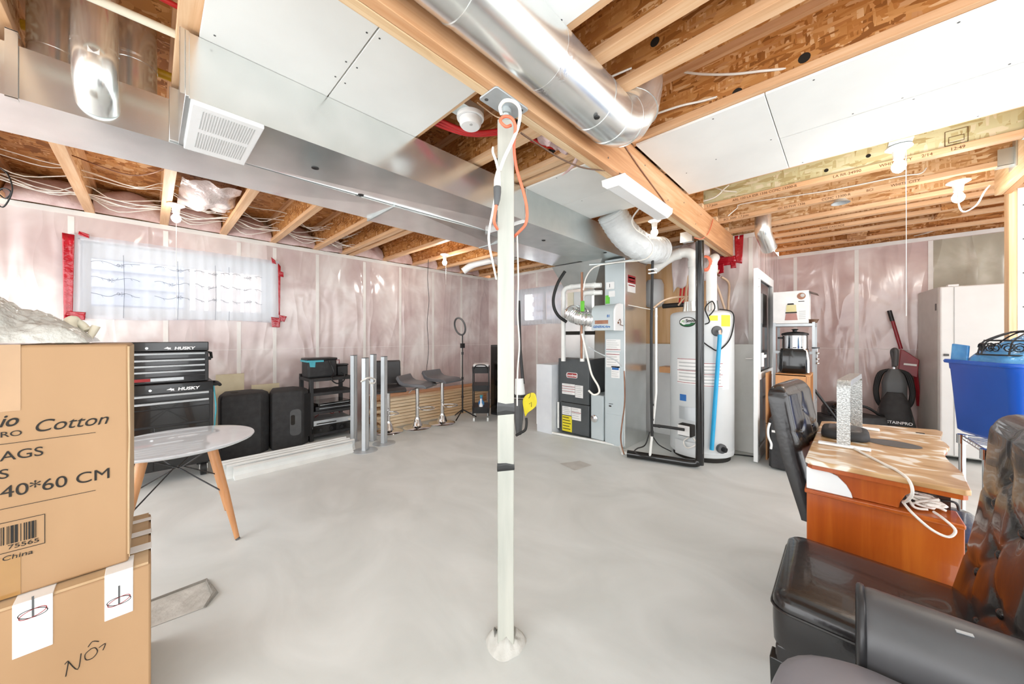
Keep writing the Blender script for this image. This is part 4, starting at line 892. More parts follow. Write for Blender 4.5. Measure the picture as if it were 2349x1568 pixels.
# ring light
rl = thing('ring_light', 'ring light on a thin black tripod stand near the room corner', 'ring light', (-4.182,3.277,0))
lpart('pole', MB().tube([(0,0,.08),(0,0,.55),(0,0,.551),(0,0,1.24)],[.012,.012,.009,.009],10), M['black'], rl)
for k in range(3):
    a = math.radians(55+120*k); lpart('leg', MB().tube([(0,0,.13),(.21*math.cos(a),.21*math.sin(a),.008)],.009,8), M['black'], rl)
for z in (.32,.60,.98): lpart('clamp', MB().cyl((0,0,z-.02),(0,0,z+.02),.017,n=12), M['black'], rl)
Rr = MX.Translation((.0,-.05,1.385)) @ Euler((0,math.radians(104),math.radians(-92))).to_matrix().to_4x4()
b = MB(); b.tube([Rr @ V((.13*math.cos(2*PI*k/40),.13*math.sin(2*PI*k/40),0)) for k in range(41)],.014,10); lpart('ring', b, M['dgrey'], rl, smooth=60)
b = MB(); b.tube([(0,0,1.24),(0,-.01,1.27)],.012,8); b.box(-.02,.02,-.03,.03,1.06,1.13); lpart('phone_clip', b, M['black'], rl)
# trolley and tall black box in the corner
tr = thing('rolling_cart', 'black three-tier rolling cart in the far left corner', 'cart', (-3.95,3.45,0), -.75)
for z in (.70,.44,.12):
    b = MB(); b.rings([rr_ for rr_ in [[(x*.96,y*.96,z) for x,y in rrect(-.2,.2,-.13,.13,.04)],[(x,y,z+.085) for x,y in rrect(-.2,.2,-.13,.13,.04)]]]); lpart('tray', b, M['black'], tr, smooth=30)
for x in (-.185,.185):
    for y in (-.115,.115): lpart('upright', MB().cyl((x,y,.08),(x,y,.78),.008,n=8), M['black'], tr)
for x in (-.17,.17):
    for y in (-.1,.1): lpart('caster', MB().cyl((x,y-.012,.028),(x,y+.012,.028),.028,n=16), M['alu_w'], tr)
lpart('push_handle', MB().tube(spline([(.19,-.1,.76),(.23,-.06,.82),(.23,.06,.82),(.19,.1,.76)],5),.008,8), M['black'], tr, smooth=60)
for i, l in enumerate(('lower','upper')): 
    b = MB(); b.ob((-3.95,3.45,.802+.016*i),(.36,.22,.014),(0,0,-.75)); one('white_tray', b, M['white'], l+' white tray lying on top of the rolling cart', 'tray', 'white trays on the cart', bevel=.003)
for i, (dx, h, r, m, l) in enumerate(((-.12,.16,.03,'white','white bottle at the left end of the bottom cart tray'),(-.02,.20,.045,'bluebag','blue spray bottle on the bottom cart tray'),(.12,.17,.03,'white','white bottle at the right end of the bottom cart tray'))):
    t = thing('bottle', l, 'bottle', (-3.95+dx*.73,3.45-dx*.68,.125))
    lpart('bottle_body', MB().lathe([(0,0),(r,.0),(r,h*.6),(r*.4,h*.78),(r*.4,h),(0,h)],n=20), M[m], t, smooth=40)
    lpart('cap', MB().cyl((0,0,h),(0,0,h+.025),r*.5,n=14), M['teal' if m == 'bluebag' else 'white'], t)
bx_ = thing('black_cabinet', 'tall black box standing behind the rolling cart in the corner', 'cabinet', (-3.97,3.88,0), .1)
lpart('body', MB().box(-.11,.16,-.12,.14,.0,1.10), M['black_m'], bx_, bevel=.006); lpart('front_panel', MB().box(-.10,.15,-.124,-.12,.03,1.07), M['gloss_black'], bx_)
# tools half hidden behind the post
gt = thing('garden_tool', 'upright tool with a yellow guard and black cord half hidden behind the steel post', 'tool', (-2.888,3.18,0))
obj('shaft', MB().tube([(-2.712,2.941,1.642),(-2.634,2.878,1.093),(-2.542,2.827,0.714)],.018,10), M['black'], gt, smooth=60)
obj('motor_housing', MB().tube([(-2.573,2.797,0.772),(-2.553,2.789,0.565)],[.045,.06],14), M['alu_w'], gt, smooth=40)
obj('black_band', MB().tube([(-2.55,2.778,0.605),(-2.55,2.778,0.576)],.066,14), M['black'], gt)
obj('lower_block', MB().tube([(-2.577,2.794,0.547),(-2.577,2.794,0.333),(-2.577,2.794,0.161)],[.05,.05,.03],8), M['dgrey'], gt, smooth=40)
g_ = [[(-2.485,2.743,0.551),(-2.432,2.739,0.628),(-2.317,2.766,0.669)],[(-2.475,2.753,0.472),(-2.396,2.746,0.562),(-2.291,2.763,0.6)],[(-2.465,2.762,0.403),(-2.402,2.753,0.469),(-2.285,2.769,0.51)],[(-2.459,2.769,0.365),(-2.422,2.748,0.412),(-2.396,2.746,0.443)]]
b = MB(); vs = [[b.bm.verts.new(p) for p in r] for r in g_]
for i in range(3):
    for j in range(2): b.bm.faces.new((vs[i][j],vs[i+1][j],vs[i+1][j+1],vs[i][j+1]))
obj('yellow_guard', b, M['yellow'], gt, solid=.006, sub=2, label='curved yellow guard')
b = MB()
for c in ((1212,905),(1214,928)): b.tube([(-1.757,-0.299,2.2) if 0 else V(p) for p in ()] or [V(q) for q in ({(1212,905):((-2.359,2.698,0.645),(-2.333,2.709,0.651),(-2.337,2.706,0.616),(-2.346,2.696,0.598)),(1214,928):((-2.35,2.707,0.537),(-2.327,2.715,0.557),(-2.327,2.715,0.508))}[c])],.003,5)
obj('mark', b, M['ink'], gt)
obj('cord', MB().tube(spline([(-2.452,2.775,0.365),(-2.435,2.763,0.315),(-2.432,2.739,0.251),(-2.465,2.707,0.218),(-2.515,2.686,0.185)],5),.014,8), M['rubber'], gt, smooth=60)
# floor marks
b = MB(); q = [(-2.328,0.002,0.002),(-2.325,0.197,0.002),(-2.172,0.213,0.002),(-2.098,0.172,0.002),(-2.118,0.002,0.002)]
b.poly([(p[0],p[1],.0015) for p in q]); one('floor_patch', b, M['pit'], 'rough broken rectangular patch in the concrete floor beside the lower box', 'floor patch')
b = MB(); b.tube([(p[0],p[1],.003) for p in q[:4]],[.006,.008,.014,.006],6); one('patch_edge', b, mat('dark_crack','7d7a72','94918a',rough=.95,bmp=.8,bsc=60,bdist=.01), 'dark chipped edge along the broken floor patch', 'floor patch')
b = MB(); q = [(-1.998,2.754,0.002),(-1.897,2.95,0.002),(-1.748,2.93,0.002),(-1.795,2.704,0.002)]
b.poly([(p[0],p[1],.0012) for p in q]); one('floor_stain', b, mat('stain','b3b2ac','c8c7c2',rough=.8), 'dark rectangular stain on the floor in front of the furnace', 'floor stain')
# ================================================================ furnace corner
def patchY(t, name, m, px, y, dy=.0015, label=None):   # thin sticker on a plane facing the room, given as (x0,x1,z0,z1)
    x0,x1,z0,z1 = px; return obj(name, MB().box(x0,x1,y-dy,y,z0,z1), M[m], t, label=label)
wc_ = thing('white_cabinet', 'white low cabinet standing left of the dark grey furnace', 'cabinet', (-2.78,3.7,0))
obj('carcass', MB().box(-2.905,-2.665,3.50,4.0,.0,.875), mat('white_melamine','d5d9de','dde1e5',rough=.45), wc_, bevel=.003)
obj('toe_notch', MB().box(-2.915,-2.895,3.503,4.0,.09,.872), M['paint'], wc_)
fu = thing('furnace', 'dark grey gas furnace with a red name badge in the utility corner', 'furnace', (-2.42,3.9,0))
obj('cabinet', MB().box(-2.655,-2.19,3.63,4.3,.03,.955), M['charcoal'], fu, bevel=.006)
obj('upper_door', MB().box(-2.60,-2.19,3.6,3.635,.415,.958), M['charcoal'], fu, bevel=.008)
obj('lower_door', MB().box(-2.60,-2.19,3.603,3.635,.04,.408), M['charcoal'], fu, bevel=.008)
obj('shadow_gap', MB().box(-2.60,-2.19,3.62,3.636,.405,.418), M['ink'], fu)
bd = obj('badge', MB().rbox(-2.50,-2.355,3.594,3.6,.728,.782,.016,4,'xz'), M['redink'], fu); obj('badge_rim', MB().rbox(-2.507,-2.348,3.596,3.6,.722,.788,.02,4,'xz'), M['label'], bd)
obj('brand_text', text_mb('Goodman', .042, (-2.4275,3.5935,.741), XP, ZP, 0, .98, .0004, 'CENTER', .0008), M['label'], bd)
obj('emblem_ring', MB().tube([(-2.43+.016*math.cos(k*PI/10),3.5995,.865+.02*math.sin(k*PI/10)) for k in range(21)],.002,5), M['dgrey'], fu)
def labelsheet(t, x0, x1, z0, z1, y, lines, red=(), name='label_sheet', base='label', ink='slot'):
    s = patchY(t, name, base, (x0,x1,z0,z1), y)
    b = MB(); n = lines
    for k in range(n):
        z = z1-(z1-z0)*(k+.8)/(n+.6); b.box(x0+(x1-x0)*.06, x0+(x1-x0)*(.7+.24*((k*7)%5)/5), y-.0021, y-.0015, z, z+(z1-z0)*.22/n)
    obj('print_lines', b, M[ink], s)
    for q in red: obj('red_bar', MB().box(x0,x1,y-.0022,y-.0015,z0+(z1-z0)*q,z0+(z1-z0)*q+.006), M['redink'], s)
    return s
labelsheet(fu,-2.575,-2.385,.515,.645,3.6,7,(.25,.5,.72)); labelsheet(fu,-2.38,-2.27,.49,.64,3.6,6)
labelsheet(fu,-2.575,-2.44,.255,.36,3.603,4); labelsheet(fu,-2.435,-2.30,.21,.36,3.603,5,(.6,))
labelsheet(fu,-2.575,-2.43,.05,.245,3.603,5,(),'yellow_label','yellow','ink')
b = MB(); b.tube([(-2.635,3.60,.07),(-2.635,3.60,.40)],.014,10); obj('condensate_pipe', b, M['pvc'], fu, smooth=60)
pl = thing('plenum', 'galvanised coil plenum above the furnace flaring out to the ducts', 'plenum', (-2.4,4.0,.96))
obj('coil_box', MB().box(-2.64,-2.21,3.76,4.26,.958,1.84), M['galv'], pl, bevel=.003)
obj('flare', MB().hexa([(-2.64,3.76,1.842),(-2.21,3.76,1.842),(-2.21,4.26,1.842),(-2.64,4.26,1.842),(-2.70,3.55,2.118),(-1.99,3.55,2.118),(-1.99,4.3,2.118),(-2.70,4.3,2.118)]), M['galv_dull'], pl)
obj('beige_panel', MB().box(-2.60,-2.51,3.752,3.76,1.44,1.80), M['cream'], pl); obj('white_panel', MB().box(-2.50,-2.25,3.752,3.76,1.42,1.80), mat('greyish_panel','cdd2d2','d8dcdc',rough=.35), pl)
obj('joint_strip', MB().box(-2.65,-2.2,3.75,3.762,1.255,1.30), M['ink'], pl)
rd = thing('return_duct', 'tall galvanised return air duct standing right of the furnace', 'duct', (-1.86,3.88,0))
obj('front_face', MB().box(-1.98,-1.737,3.6,3.604,.012,2.098), M['steelblue'], rd, bevel=.0015)
obj('duct_body', MB().box(-1.98,-1.737,3.604,4.16,.0,2.098), M['galv'], rd, bevel=.002)
obj('filter_door', MB().box(-1.968,-1.755,3.594,3.6,.03,.36), M['steelblue'], rd, bevel=.006)
obj('edge_seam', MB().box(-1.742,-1.734,3.597,3.606,.01,2.09), M['galv_bright'], rd)
s_ = patchY(rd,'paper_tag','label',(-1.955,-1.86,1.765,1.845),3.6,.02); obj('numeral', text_mb('1', .06, (-1.91,3.5795,1.785), XP, ZP, 0, 1, .0004, 'CENTER'), M['ink'], s_)
patchY(rd,'paper_tag','label',(-1.93,-1.855,1.68,1.745),3.6,.006); patchY(rd,'green_tag','green',(-1.972,-1.92,1.605,1.70),3.6,.004)
labelsheet(rd,-1.965,-1.79,1.07,1.20,3.6,5,(.1,)); labelsheet(rd,-1.965,-1.80,.885,1.055,3.6,5,(.85,)); labelsheet(rd,-1.90,-1.80,.77,.90,3.6,5)
patchY(rd,'blue_bar','blueink',(-1.89,-1.81,.86,.885),3.5975); obj('small_print', MB().box(-1.93,-1.88,3.599,3.6,.47,.476).box(-1.93,-1.90,3.599,3.6,.44,.455), M['ink'], rd)
sg = obj('warning_sign', MB().box(-1.737,-1.7355,3.66,3.86,1.73,1.92), M['label'], rd)
obj('red_field', MB().box(-1.7355,-1.7345,3.66,3.86,1.83,1.92), M['redink'], sg); obj('red_bar', MB().box(-1.7355,-1.7345,3.68,3.84,1.80,1.812), M['redink'], sg); obj('print_lines', MB().box(-1.7355,-1.7345,3.69,3.82,1.85,1.858).box(-1.7355,-1.7345,3.68,3.84,1.885,1.90), M['label'], sg)
hu = thing('humidifier', 'grey white furnace humidifier with blue lettering on the return duct front', 'humidifier', (-1.9,3.5,1.3))
pf = [(3.6,1.30),(3.42,1.30),(3.415,1.42)]+[(3.415+.10-.10*math.cos(a),1.48+.105*math.sin(a)) for a in [k*PI/16 for k in range(1,9)]]+[(3.6,1.585)]
obj('front_shell', MB().prism(pf,'yz',-2.045,-1.775), M['steelblue'], hu, smooth=40)
obj('end_cap', MB().prism([(3.6,1.295),(3.41,1.295),(3.405,1.42)]+[(3.405+.11-.11*math.cos(a),1.48+.112*math.sin(a)) for a in [k*PI/16 for k in range(1,9)]]+[(3.6,1.592)],'yz',-1.775,-1.755), M['white'], hu, smooth=40, bevel=.004)
obj('window', MB().box(-2.0,-1.84,3.412,3.4145,1.37,1.41), M['copper'], hu)
obj('brand_text', text_mb('GENERALAire', .036, (-2.025,3.4165,1.328), XP, ZP, .15, .95, .0005, bold=.0008), M['blueink'], hu)
obj('model_text', text_mb('81', .04, (-1.855,3.414,1.44), XP, ZP, 0, 1, .0006, bold=.0008), M['blueink'], hu)
b = MB(); b.tube([(-1.754,3.48,1.40),(-1.745,3.5,1.42),(-1.745,3.52,1.39),(-1.745,3.5,1.36),(-1.74,3.56,1.35)],.004,5); b.sph((-1.752,3.47,1.38),.012,8,6); obj('valve', b, M['copper'], hu)
# foil flex between humidifier and plenum
def ribbed(name, pts, r, m, label, n=20, rib=.10, k=14, freq=2.2):
    p = spline(pts, k); rr = [r*(1+rib*math.sin(i*freq)+.04*NZ.noise((i*.7,1,1))) for i in range(len(p))]
    return one(name, MB().tube(p, rr, n), M[m], label, 'duct', smooth=70)
ribbed('foil_duct', [(-2.047,3.50,1.42),(-2.14,3.42,1.43),(-2.24,3.405,1.46),(-2.33,3.44,1.50),(-2.365,3.55,1.53),(-2.365,3.755,1.54)], .078, 'foil', 'crinkled foil duct joining the humidifier to the plenum')
M['flexgrey'] = mat('flex_duct_jacket','c7cbcc','dcdfdf',rough=.35,sc=7,bmp=.8,bsc=16,bdist=.02)
ribbed('flexible_duct', [(-1.579,2.989,2.394),(-1.564,3.045,2.33),(-1.523,3.14,2.218),(-1.464,3.279,2.13),(-1.401,3.437,2.093),(-1.371,3.604,2.113)], .135, 'flexgrey', 'fat white flexible duct bending beside the rectangular duct near the furnace', 26, .02, 12, 1.7)
# metal box between
mb_ = thing('metal_box', 'small grey metal box with a round knob between furnace and return duct', 'box', (-2.08,3.75,0))
obj('housing', MB().box(-2.165,-1.998,3.6,4.1,.03,.55), M['steelblue'], mb_, bevel=.012); obj('knob', MB().lathe([(0,.0),(.045,0),(.042,.02),(.02,.03),(0,.03)],(-2.11,3.6,.275),20,MX.Rotation(PI/2,3,'X')), M['chrome'], mb_, smooth=40)
# PVC pipes around the furnace
def pipe(name, pts, r, m, label, cat='pipe', group=None, n=16, k=5, bands=()):
    t = thing(name, label, cat, pts[0]); t_ = obj('pipe', MB().tube(spline(pts,k) if k else pts, r, n), M[m], t, smooth=50)
    for p, d in bands:
        p = V(p); d = V(d).normalized(); obj('coupling', MB().cyl(p-d*r*.7, p+d*r*.7, r*1.14, n=n), M[m], t, smooth=50)
    if group: t['group'] = group
    return t
pipe('vent_pipe', [(-2.50,3.52,.93),(-2.50,3.52,1.3),(-2.50,3.52,1.70),(-2.495,3.52,1.78),(-2.46,3.52,1.82),(-2.38,3.52,1.828),(-2.2,3.52,1.828),(-2.0,3.55,1.815)], .028, 'pvc', 'white plastic vent pipe with a high bend above the furnace', bands=(((-2.5,3.52,1.70),(0,0,1)),((-2.38,3.52,1.828),(1,0,0)),((-2.08,3.53,1.82),(1,0,0))))
pipe('vent_pipe', [(-2.23,3.52,.94),(-2.23,3.52,1.3),(-2.23,3.52,1.62),(-2.225,3.52,1.70),(-2.19,3.52,1.735),(-2.12,3.54,1.738),(-2.0,3.57,1.735)], .027, 'pvc', 'white plastic vent pipe with a lower bend above the furnace', bands=(((-2.23,3.52,1.62),(0,0,1)),((-2.10,3.545,1.738),(1,0,0))))
pipe('gas_drop', [(-2.159,3.402,1.964),(-2.159,3.402,1.637),(-2.163,3.399,1.29),(-2.163,3.399,0.982)], .014, 'copper', 'brown gas pipe dropping to the furnace top', k=0, bands=())
one('green_tag', MB().ob((-2.128,3.363,1.573),(.045,.02,.12)), M['green'], 'small green tag on the brown pipe above the foil duct', 'tag', bevel=.006)
wire('black_hose', [(-2.444,3.475,2.021),(-2.505,3.417,1.884),(-2.543,3.38,1.715),(-2.54,3.384,1.584),(-2.498,3.424,1.478),(-2.429,3.49,1.409)], .019, 'rubber', 'thick black hose curving left of the vent pipes', None, 'hose', n=10)
wire('flex_conduit', [(-2.104,3.316,1.264),(-2.025,3.323,0.953),(-1.987,3.331,0.812),(-1.924,3.351,0.698),(-1.917,3.357,0.627),(-1.963,3.327,0.602),(-2.015,3.305,0.646)], .011, 'cable', 'white flexible conduit hanging over the furnace front right edge', None, 'cable', n=8)
wire('grey_cable', [(-2.025,3.323,1.12),(-1.914,3.36,1.051),(-1.771,3.428,0.984),(-1.701,3.467,0.916)], .007, 'alu', 'grey cable slanting from the vent pipe to the return duct')
wire('brown_cable', [(-1.679,3.461,0.871),(-1.675,3.464,0.549),(-1.695,3.445,0.32),(-1.677,3.379,0.176),(-1.655,3.373,0.07),(-1.628,3.357,0.026)], .007, 'copper', 'brown cable running down the front edge of the return duct')
wire('white_cable', [(-1.622,3.433,1.56),(-1.538,3.444,1.538),(-1.437,3.471,1.511),(-1.37,3.467,1.499)], .004, 'cable', 'thin white cable from the humidifier to the black gas pipe')
pipe('drain_pipe', [(-2.665,3.515,.016),(-2.2,3.585,.016),(-1.81,3.62,.016),(-1.78,3.59,.016),(-1.67,3.405,.016)], .015, 'pvc', 'white drain pipe lying on the floor in front of the furnace', k=0)
pipe('drain_pipe', [(-1.66,3.42,.018),(-1.62,3.44,.018),(-1.3,3.56,.018)], .016, 'pvc', 'short white drain pipe on the floor behind the black insulated pipe', k=0)
# conduit run and gas line
pipe('conduit', [(-1.965,3.242,1.997),(-1.765,3.323,1.994),(-1.557,3.384,2.008),(-1.385,3.452,2.027)], .014, 'galv_dull', 'grey conduit running level past the top of the return duct', k=0)
wire('white_tube', [(-1.108,2.54,2.197),(-1.233,2.697,2.197),(-1.283,2.788,2.177),(-1.3,2.91,2.153),(-1.273,3.074,2.114),(-1.256,3.16,2.049),(-1.294,3.193,1.982),(-1.4,3.23,1.956),(-1.675,3.243,1.977),(-1.87,3.195,1.954),(-1.989,3.219,1.867),(-2.04,3.24,1.734)], .0065, 'cable', 'white tube looping from the linear light down past the flexible duct')
pipe('gas_pipe', [(-1.359,3.407,2.341),(-1.359,3.407,1.965),(-1.368,3.399,1.324),(-1.368,3.399,0.683),(-1.362,3.404,0.256)], .013, 'rubber', 'black gas pipe dropping between return duct and water heater', k=0, bands=((((-1.362,3.404,0.564)),(0,0,1)),(((-1.362,3.404,0.418)),(0,0,1)),(((-1.362,3.404,0.299)),(0,0,1))))
for py, l in ((545,'upper'),(618,'middle'),(626,'lower')):
    b = MB(); b.ob((-1.359,3.407,4.527)[:2]+(1.23+(772-py)/796*3.4,),(.075,.03,.012)); one('pipe_clip', b, M['white'], l+' white clip on the black gas pipe', 'clip', 'white clips on the gas pipe')
pipe('drain_riser', [(-1.342,3.451,1.514),(-1.342,3.451,0.68),(-1.386,3.41,0.057)], .012, 'pvc', 'thin white riser pipe standing beside the black gas pipe', k=0, bands=((((-1.342,3.451,1.432)),(0,0,1)),))
pipe('gas_branch', [(-1.356,3.41,0.363),(-1.25,3.484,0.351),(-1.114,3.559,0.336)], .014, 'rubber', 'black gas branch pipe reaching the water heater valve', k=0, bands=((((-1.309,3.442,0.357)),(1,.2,0)),))
for pts, l in (([(-1.421,3.486,0.271),(-1.453,3.456,0.14),(-1.489,3.353,0.12),(-1.494,3.306,0.096),(-1.427,3.342,0.06),(-1.311,3.426,0.037),(-1.219,3.514,0.028)],'black cable looping on the floor left of the water heater'),([(-1.379,3.458,0.242),(-1.332,3.503,0.155),(-1.245,3.587,0.09)],'black cable slanting to the foot of the water heater')):
    wire('floor_cable', [V((p[0],p[1],max(p[2],.008))) for p in pts], .006, 'rubber', l)
# insulated pole
bp = thing('insulated_pipe', 'black insulated pipe standing before the water heater and turning along the floor', 'pipe', (-.98,3.55,0))
obj('riser', MB().tube(spline([(-.975,3.545,2.12),(-.975,3.545,1.2),(-.975,3.545,.14),(-.985,3.542,.07),(-1.03,3.53,.042),(-1.2,3.482,.04),(-1.60,3.37,.04)],6),.036,16), M['gloss_black'], bp, smooth=60)
obj('seam', MB().tube([(-.945,3.522,2.0),(-.945,3.522,.15)],.003,5), M['dgrey'], bp)
# ---- water heater
HX, HY_, HR = -1.088, 4.0, .295
fd = V((.262,-.965,0)); rd_ = V((.965,.262,0))
def hpt(th, z, r): d = fd*math.cos(th)+rd_*math.sin(th); return V((HX,HY_,z))+d*r
def patch(t, name, m, x0, x1, y0, y1, r=.0012, lab=None):     # sticker wrapped on the tank: x in tank half widths, y heights
    a0, a1 = math.asin(x0), math.asin(x1)
    return obj(name, MB().grid(lambda u, v: hpt(a0+(a1-a0)*u, y0+(y1-y0)*v, HR+r), 10, 1), M[m], t, smooth=60, label=lab)
wh = thing('water_heater', 'tall white gas water heater behind the black insulated pipe', 'water heater', (HX,HY_,0))
lpart('tank', MB().lathe([(0,.045),(HR-.02,.045),(HR-.004,.055),(HR,.07),(HR,1.44),(HR-.004,1.462),(HR-.02,1.48),(HR-.05,1.488),(0,1.49)],n=64), M['tank'], wh, smooth=35)
lpart('base_ring', MB().lathe([(0,.0),(HR-.03,.0),(HR-.03,.045),(0,.045)],n=48), M['ink'], wh, smooth=35)
lpart('rim_band', MB().lathe([(HR,.085),(HR+.002,.09),(HR+.002,.1),(HR,.105)],n=64,cap=False), M['tank'], wh, smooth=35)
bz = MB(); av = [(-.40+.24*math.cos(k*PI/16), .0+.046*math.sin(k*PI/16)) for k in range(32)]
bz.rings([[hpt(math.asin(x), 1.377+z, HR+.001) for x,z in av],[hpt(math.asin(x), 1.377+z, HR+.005) for x,z in av]]); bg_ = obj('brand_badge', bz, M['label'], wh)
b = MB(); q = [(-.40+.22*math.cos(a), 1.372+.040*math.sin(a)) for a in [PI*1.03+k*PI*.94/14 for k in range(15)]]
b.rings([[hpt(math.asin(x), z, HR+.0055) for x,z in q],[hpt(math.asin(x), z, HR+.0065) for x,z in q]]); obj('green_field', b, M['dgreen'], bg_)
obj('rim', MB().tube([hpt(math.asin(x), 1.377+z, HR+.004) for x,z in av+av[:1]], .004, 6), M['ink'], bg_)
pS = hpt(math.asin(-.44), 1.375, HR+.0085); obj('brand_text', text_mb('Smith', .044, pS, (rd_*math.cos(.44)+fd*.40), ZP, 0, 1, .0004, bold=.0008), M['ink'], bg_)
pS = hpt(math.asin(-.575), 1.378, HR+.0075); obj('brand_text', text_mb('AO', .026, pS, (rd_*math.cos(.6)+fd*.55), ZP, 0, .8, .0004), M['green'], bg_)
for x0,x1,z0,z1,m,bars in ((-.72,-.06,.76,1.01,'label',(.77,.89,1.005)),(.02,.62,.745,.975,'label',(.75,.86,.968))):
    s_ = patch(wh,'warning_label',m,x0,x1,z0,z1)
    for z in bars: 
        a0,a1 = math.asin(x0),math.asin(x1); obj('red_bar', MB().grid(lambda u,v: hpt(a0+(a1-a0)*u,z+.005*v,HR+.0018),10,1), M['redink'], s_)
    for k in range(6):
        a0,a1 = math.asin(x0+.05),math.asin(x1-.05); zz = z0+(z1-z0)*(.12+.14*k); obj('print_lines', MB().grid(lambda u,v: hpt(a0+(a1-a0)*u,zz+.012*v,HR+.0016),10,1), M['slot'], s_)
patch(wh,'paper_label','paint',.62,.80,.72,.86); patch(wh,'energy_sticker','blueink',-.64,-.44,.585,.65); patch(wh,'yellow_sticker','yellow',.24,.48,1.385,1.435); patch(wh,'yellow_sticker','yellow',.58,.84,1.33,1.44)
patch(wh,'access_panel','alu',-.66,-.13,.40,.53,.004); patch(wh,'burner_cover','tank',-.74,-.12,.045,.19,.02); 
b = MB(); c = hpt(math.asin(-.38),.31,HR+.035); ax = math.atan2(rd_.y,rd_.x); b.ob(c,(.13,.09,.115),(0,0,ax-.4)); gv = obj('gas_valve', b, M['ink'], wh, bevel=.008)
b = MB(); b.ob(hpt(math.asin(-.40),.31,HR+.0815),(.115,.004,.098),(0,0,ax-.4)); obj('valve_label', b, M['label'], gv)
b = MB(); c = hpt(math.asin(-.2),.24,HR+.03); b.tube(spline([c,c+V((.03,-.02,-.05)),c+V((-.05,-.03,-.1)),c+V((-.09,0,-.05)),c+V((-.04,0,0))],5),.006,6); obj('white_tube', b, M['cable'], wh, smooth=60)
def disc(th, z, r, h, m, name, n=22):
    d = hpt(th,z,HR+h)-hpt(th,z,HR); return obj(name, MB().cyl(hpt(th,z,HR-.02),hpt(th,z,HR+h),r,n=n), M[m], wh, bevel=.004)
rv = disc(math.asin(.45),1.285,.05,.012,'dgrey','relief_valve'); obj('valve_stem', MB().tube([hpt(math.asin(.45),1.285,HR+.01),hpt(math.asin(.46),1.285,HR+.045),hpt(math.asin(.46),1.25,HR+.05)],.014,10), M['chrome'], rv)
obj('discharge_tube', MB().tube([hpt(math.asin(.455),1.25,HR+.05),hpt(math.asin(.40),.8,HR+.03),hpt(math.asin(.285),.145,HR+.02)],.0185,14), M['blue_hose'], wh, smooth=60, label='bright blue discharge tube')
dv = disc(math.asin(.56),.155,.045,.03,'dgrey','drain_valve'); obj('valve_spout', MB().cyl(hpt(math.asin(.57),.155,HR+.02),hpt(math.asin(.60),.15,HR+.055),.024,n=16), M['black'], dv)
b = MB(); b.tube(spline([hpt(.2,1.43,HR+.04),hpt(.35,1.5,HR+.04),hpt(.3,1.57,HR+.02),hpt(.1,1.5,HR+.05),hpt(.22,1.38,HR+.03),hpt(.1,1.35,HR+.03)],5),.006,6)
b.tube(spline([hpt(.7,1.5,HR-.05),hpt(1.05,1.47,HR+.01),hpt(1.15,1.36,HR+.012),hpt(.9,1.2,HR+.012),hpt(.5,1.10,HR+.012),hpt(.25,1.13,HR+.02),hpt(.05,1.18,HR+.03)],6),.006,6); obj('power_cord', b, M['rubber'], wh, smooth=60)
for i,(x,w_) in enumerate(((-.10,.085),(.10,.075))):
    c = V((HX,HY_,0))+rd_*x; b = MB(); b.cyl(c+V((0,0,1.485)),c+V((0,0,1.60)),w_*.9,w_*.72,n=20); obj('vent_collar', b, M['galv'], wh, smooth=40)
c1 = V((HX,HY_,0))+rd_*-.065; c2 = V((HX,HY_,0))+rd_*.095
pipe('vent_pipe', [tuple(c1+V((0,0,1.60))),tuple(c1+V((0,0,1.9))),tuple(c1+V((0,0,2.04))),tuple(c1+V((-.02,-.01,2.10))),tuple(c1+V((-.08,-.02,2.13))),tuple(c1+V((-.16,-.04,2.12))),tuple(c1+V((-.27,-.05,2.07))),tuple(c1+V((-.40,-.02,2.0)))], .052, 'pvc', 'fat white vent pipe with an elbow above the water heater', n=24, bands=((tuple(c1+V((0,0,2.0))),(0,0,1)),(tuple(c1+V((-.16,-.04,2.12))),(1,.15,.2))))
pipe('vent_pipe', [tuple(c2+V((0,0,1.60))),tuple(c2+V((0,0,1.8))),tuple(c2+V((0,0,1.95))),tuple(c2+V((.0,.05,2.03))),tuple(c2+V((-.02,.2,2.08)))], .050, 'pvc', 'fat white vent pipe behind the orange coil above the water heater', n=24, bands=((tuple(c2+V((0,0,1.93))),(0,0,1)),))
for pts, r, m, l in (([(-1.037,4.271,1.502),(-1.05,4.258,1.812),(-1.04,4.268,1.932),(-1.005,4.371,1.907)],.011,'copper','bare copper pipe bent at the top behind the water heater'),
    ([(-0.968,4.475,1.509),(-1.011,4.434,1.705),(-1.053,4.393,1.877),(-1.051,4.534,1.994)],.012,'pex','tan water pipe slanting at the right of the water heater top'),
    ([(-0.959,4.553,1.508),(-0.956,4.556,1.637),(-0.964,4.617,1.843),(-1.026,4.558,1.918)],.012,'pex','tan water pipe with a black clamp right of the water heater'),
    ([(-1.469,3.718,1.541),(-1.421,3.833,1.616),(-1.354,3.967,1.66),(-1.265,4.19,1.681)],.010,'pex','upper tan water pipe arching left of the vent pipes'),
    ([(-1.247,4.069,1.502),(-1.254,4.063,1.621),(-1.256,4.13,1.868),(-1.251,4.204,2.073)],.009,'pex','tan water pipe rising left of the fat vent pipe'),
    ([(-1.233,4.111,1.504),(-1.226,4.117,1.6),(-1.277,4.109,1.66),(-1.333,4.056,1.578)],.009,'pex','short tan water pipe curling left over the water heater top')):
    pipe('water_pipe', pts, r, m, l, n=10)
one('black_manifold', MB().tube([(-1.55,4.195,1.591),(-1.367,4.369,1.611)],.028,14), M['rubber'], 'black foam covered manifold left of the vent pipes', 'pipe', smooth=60)
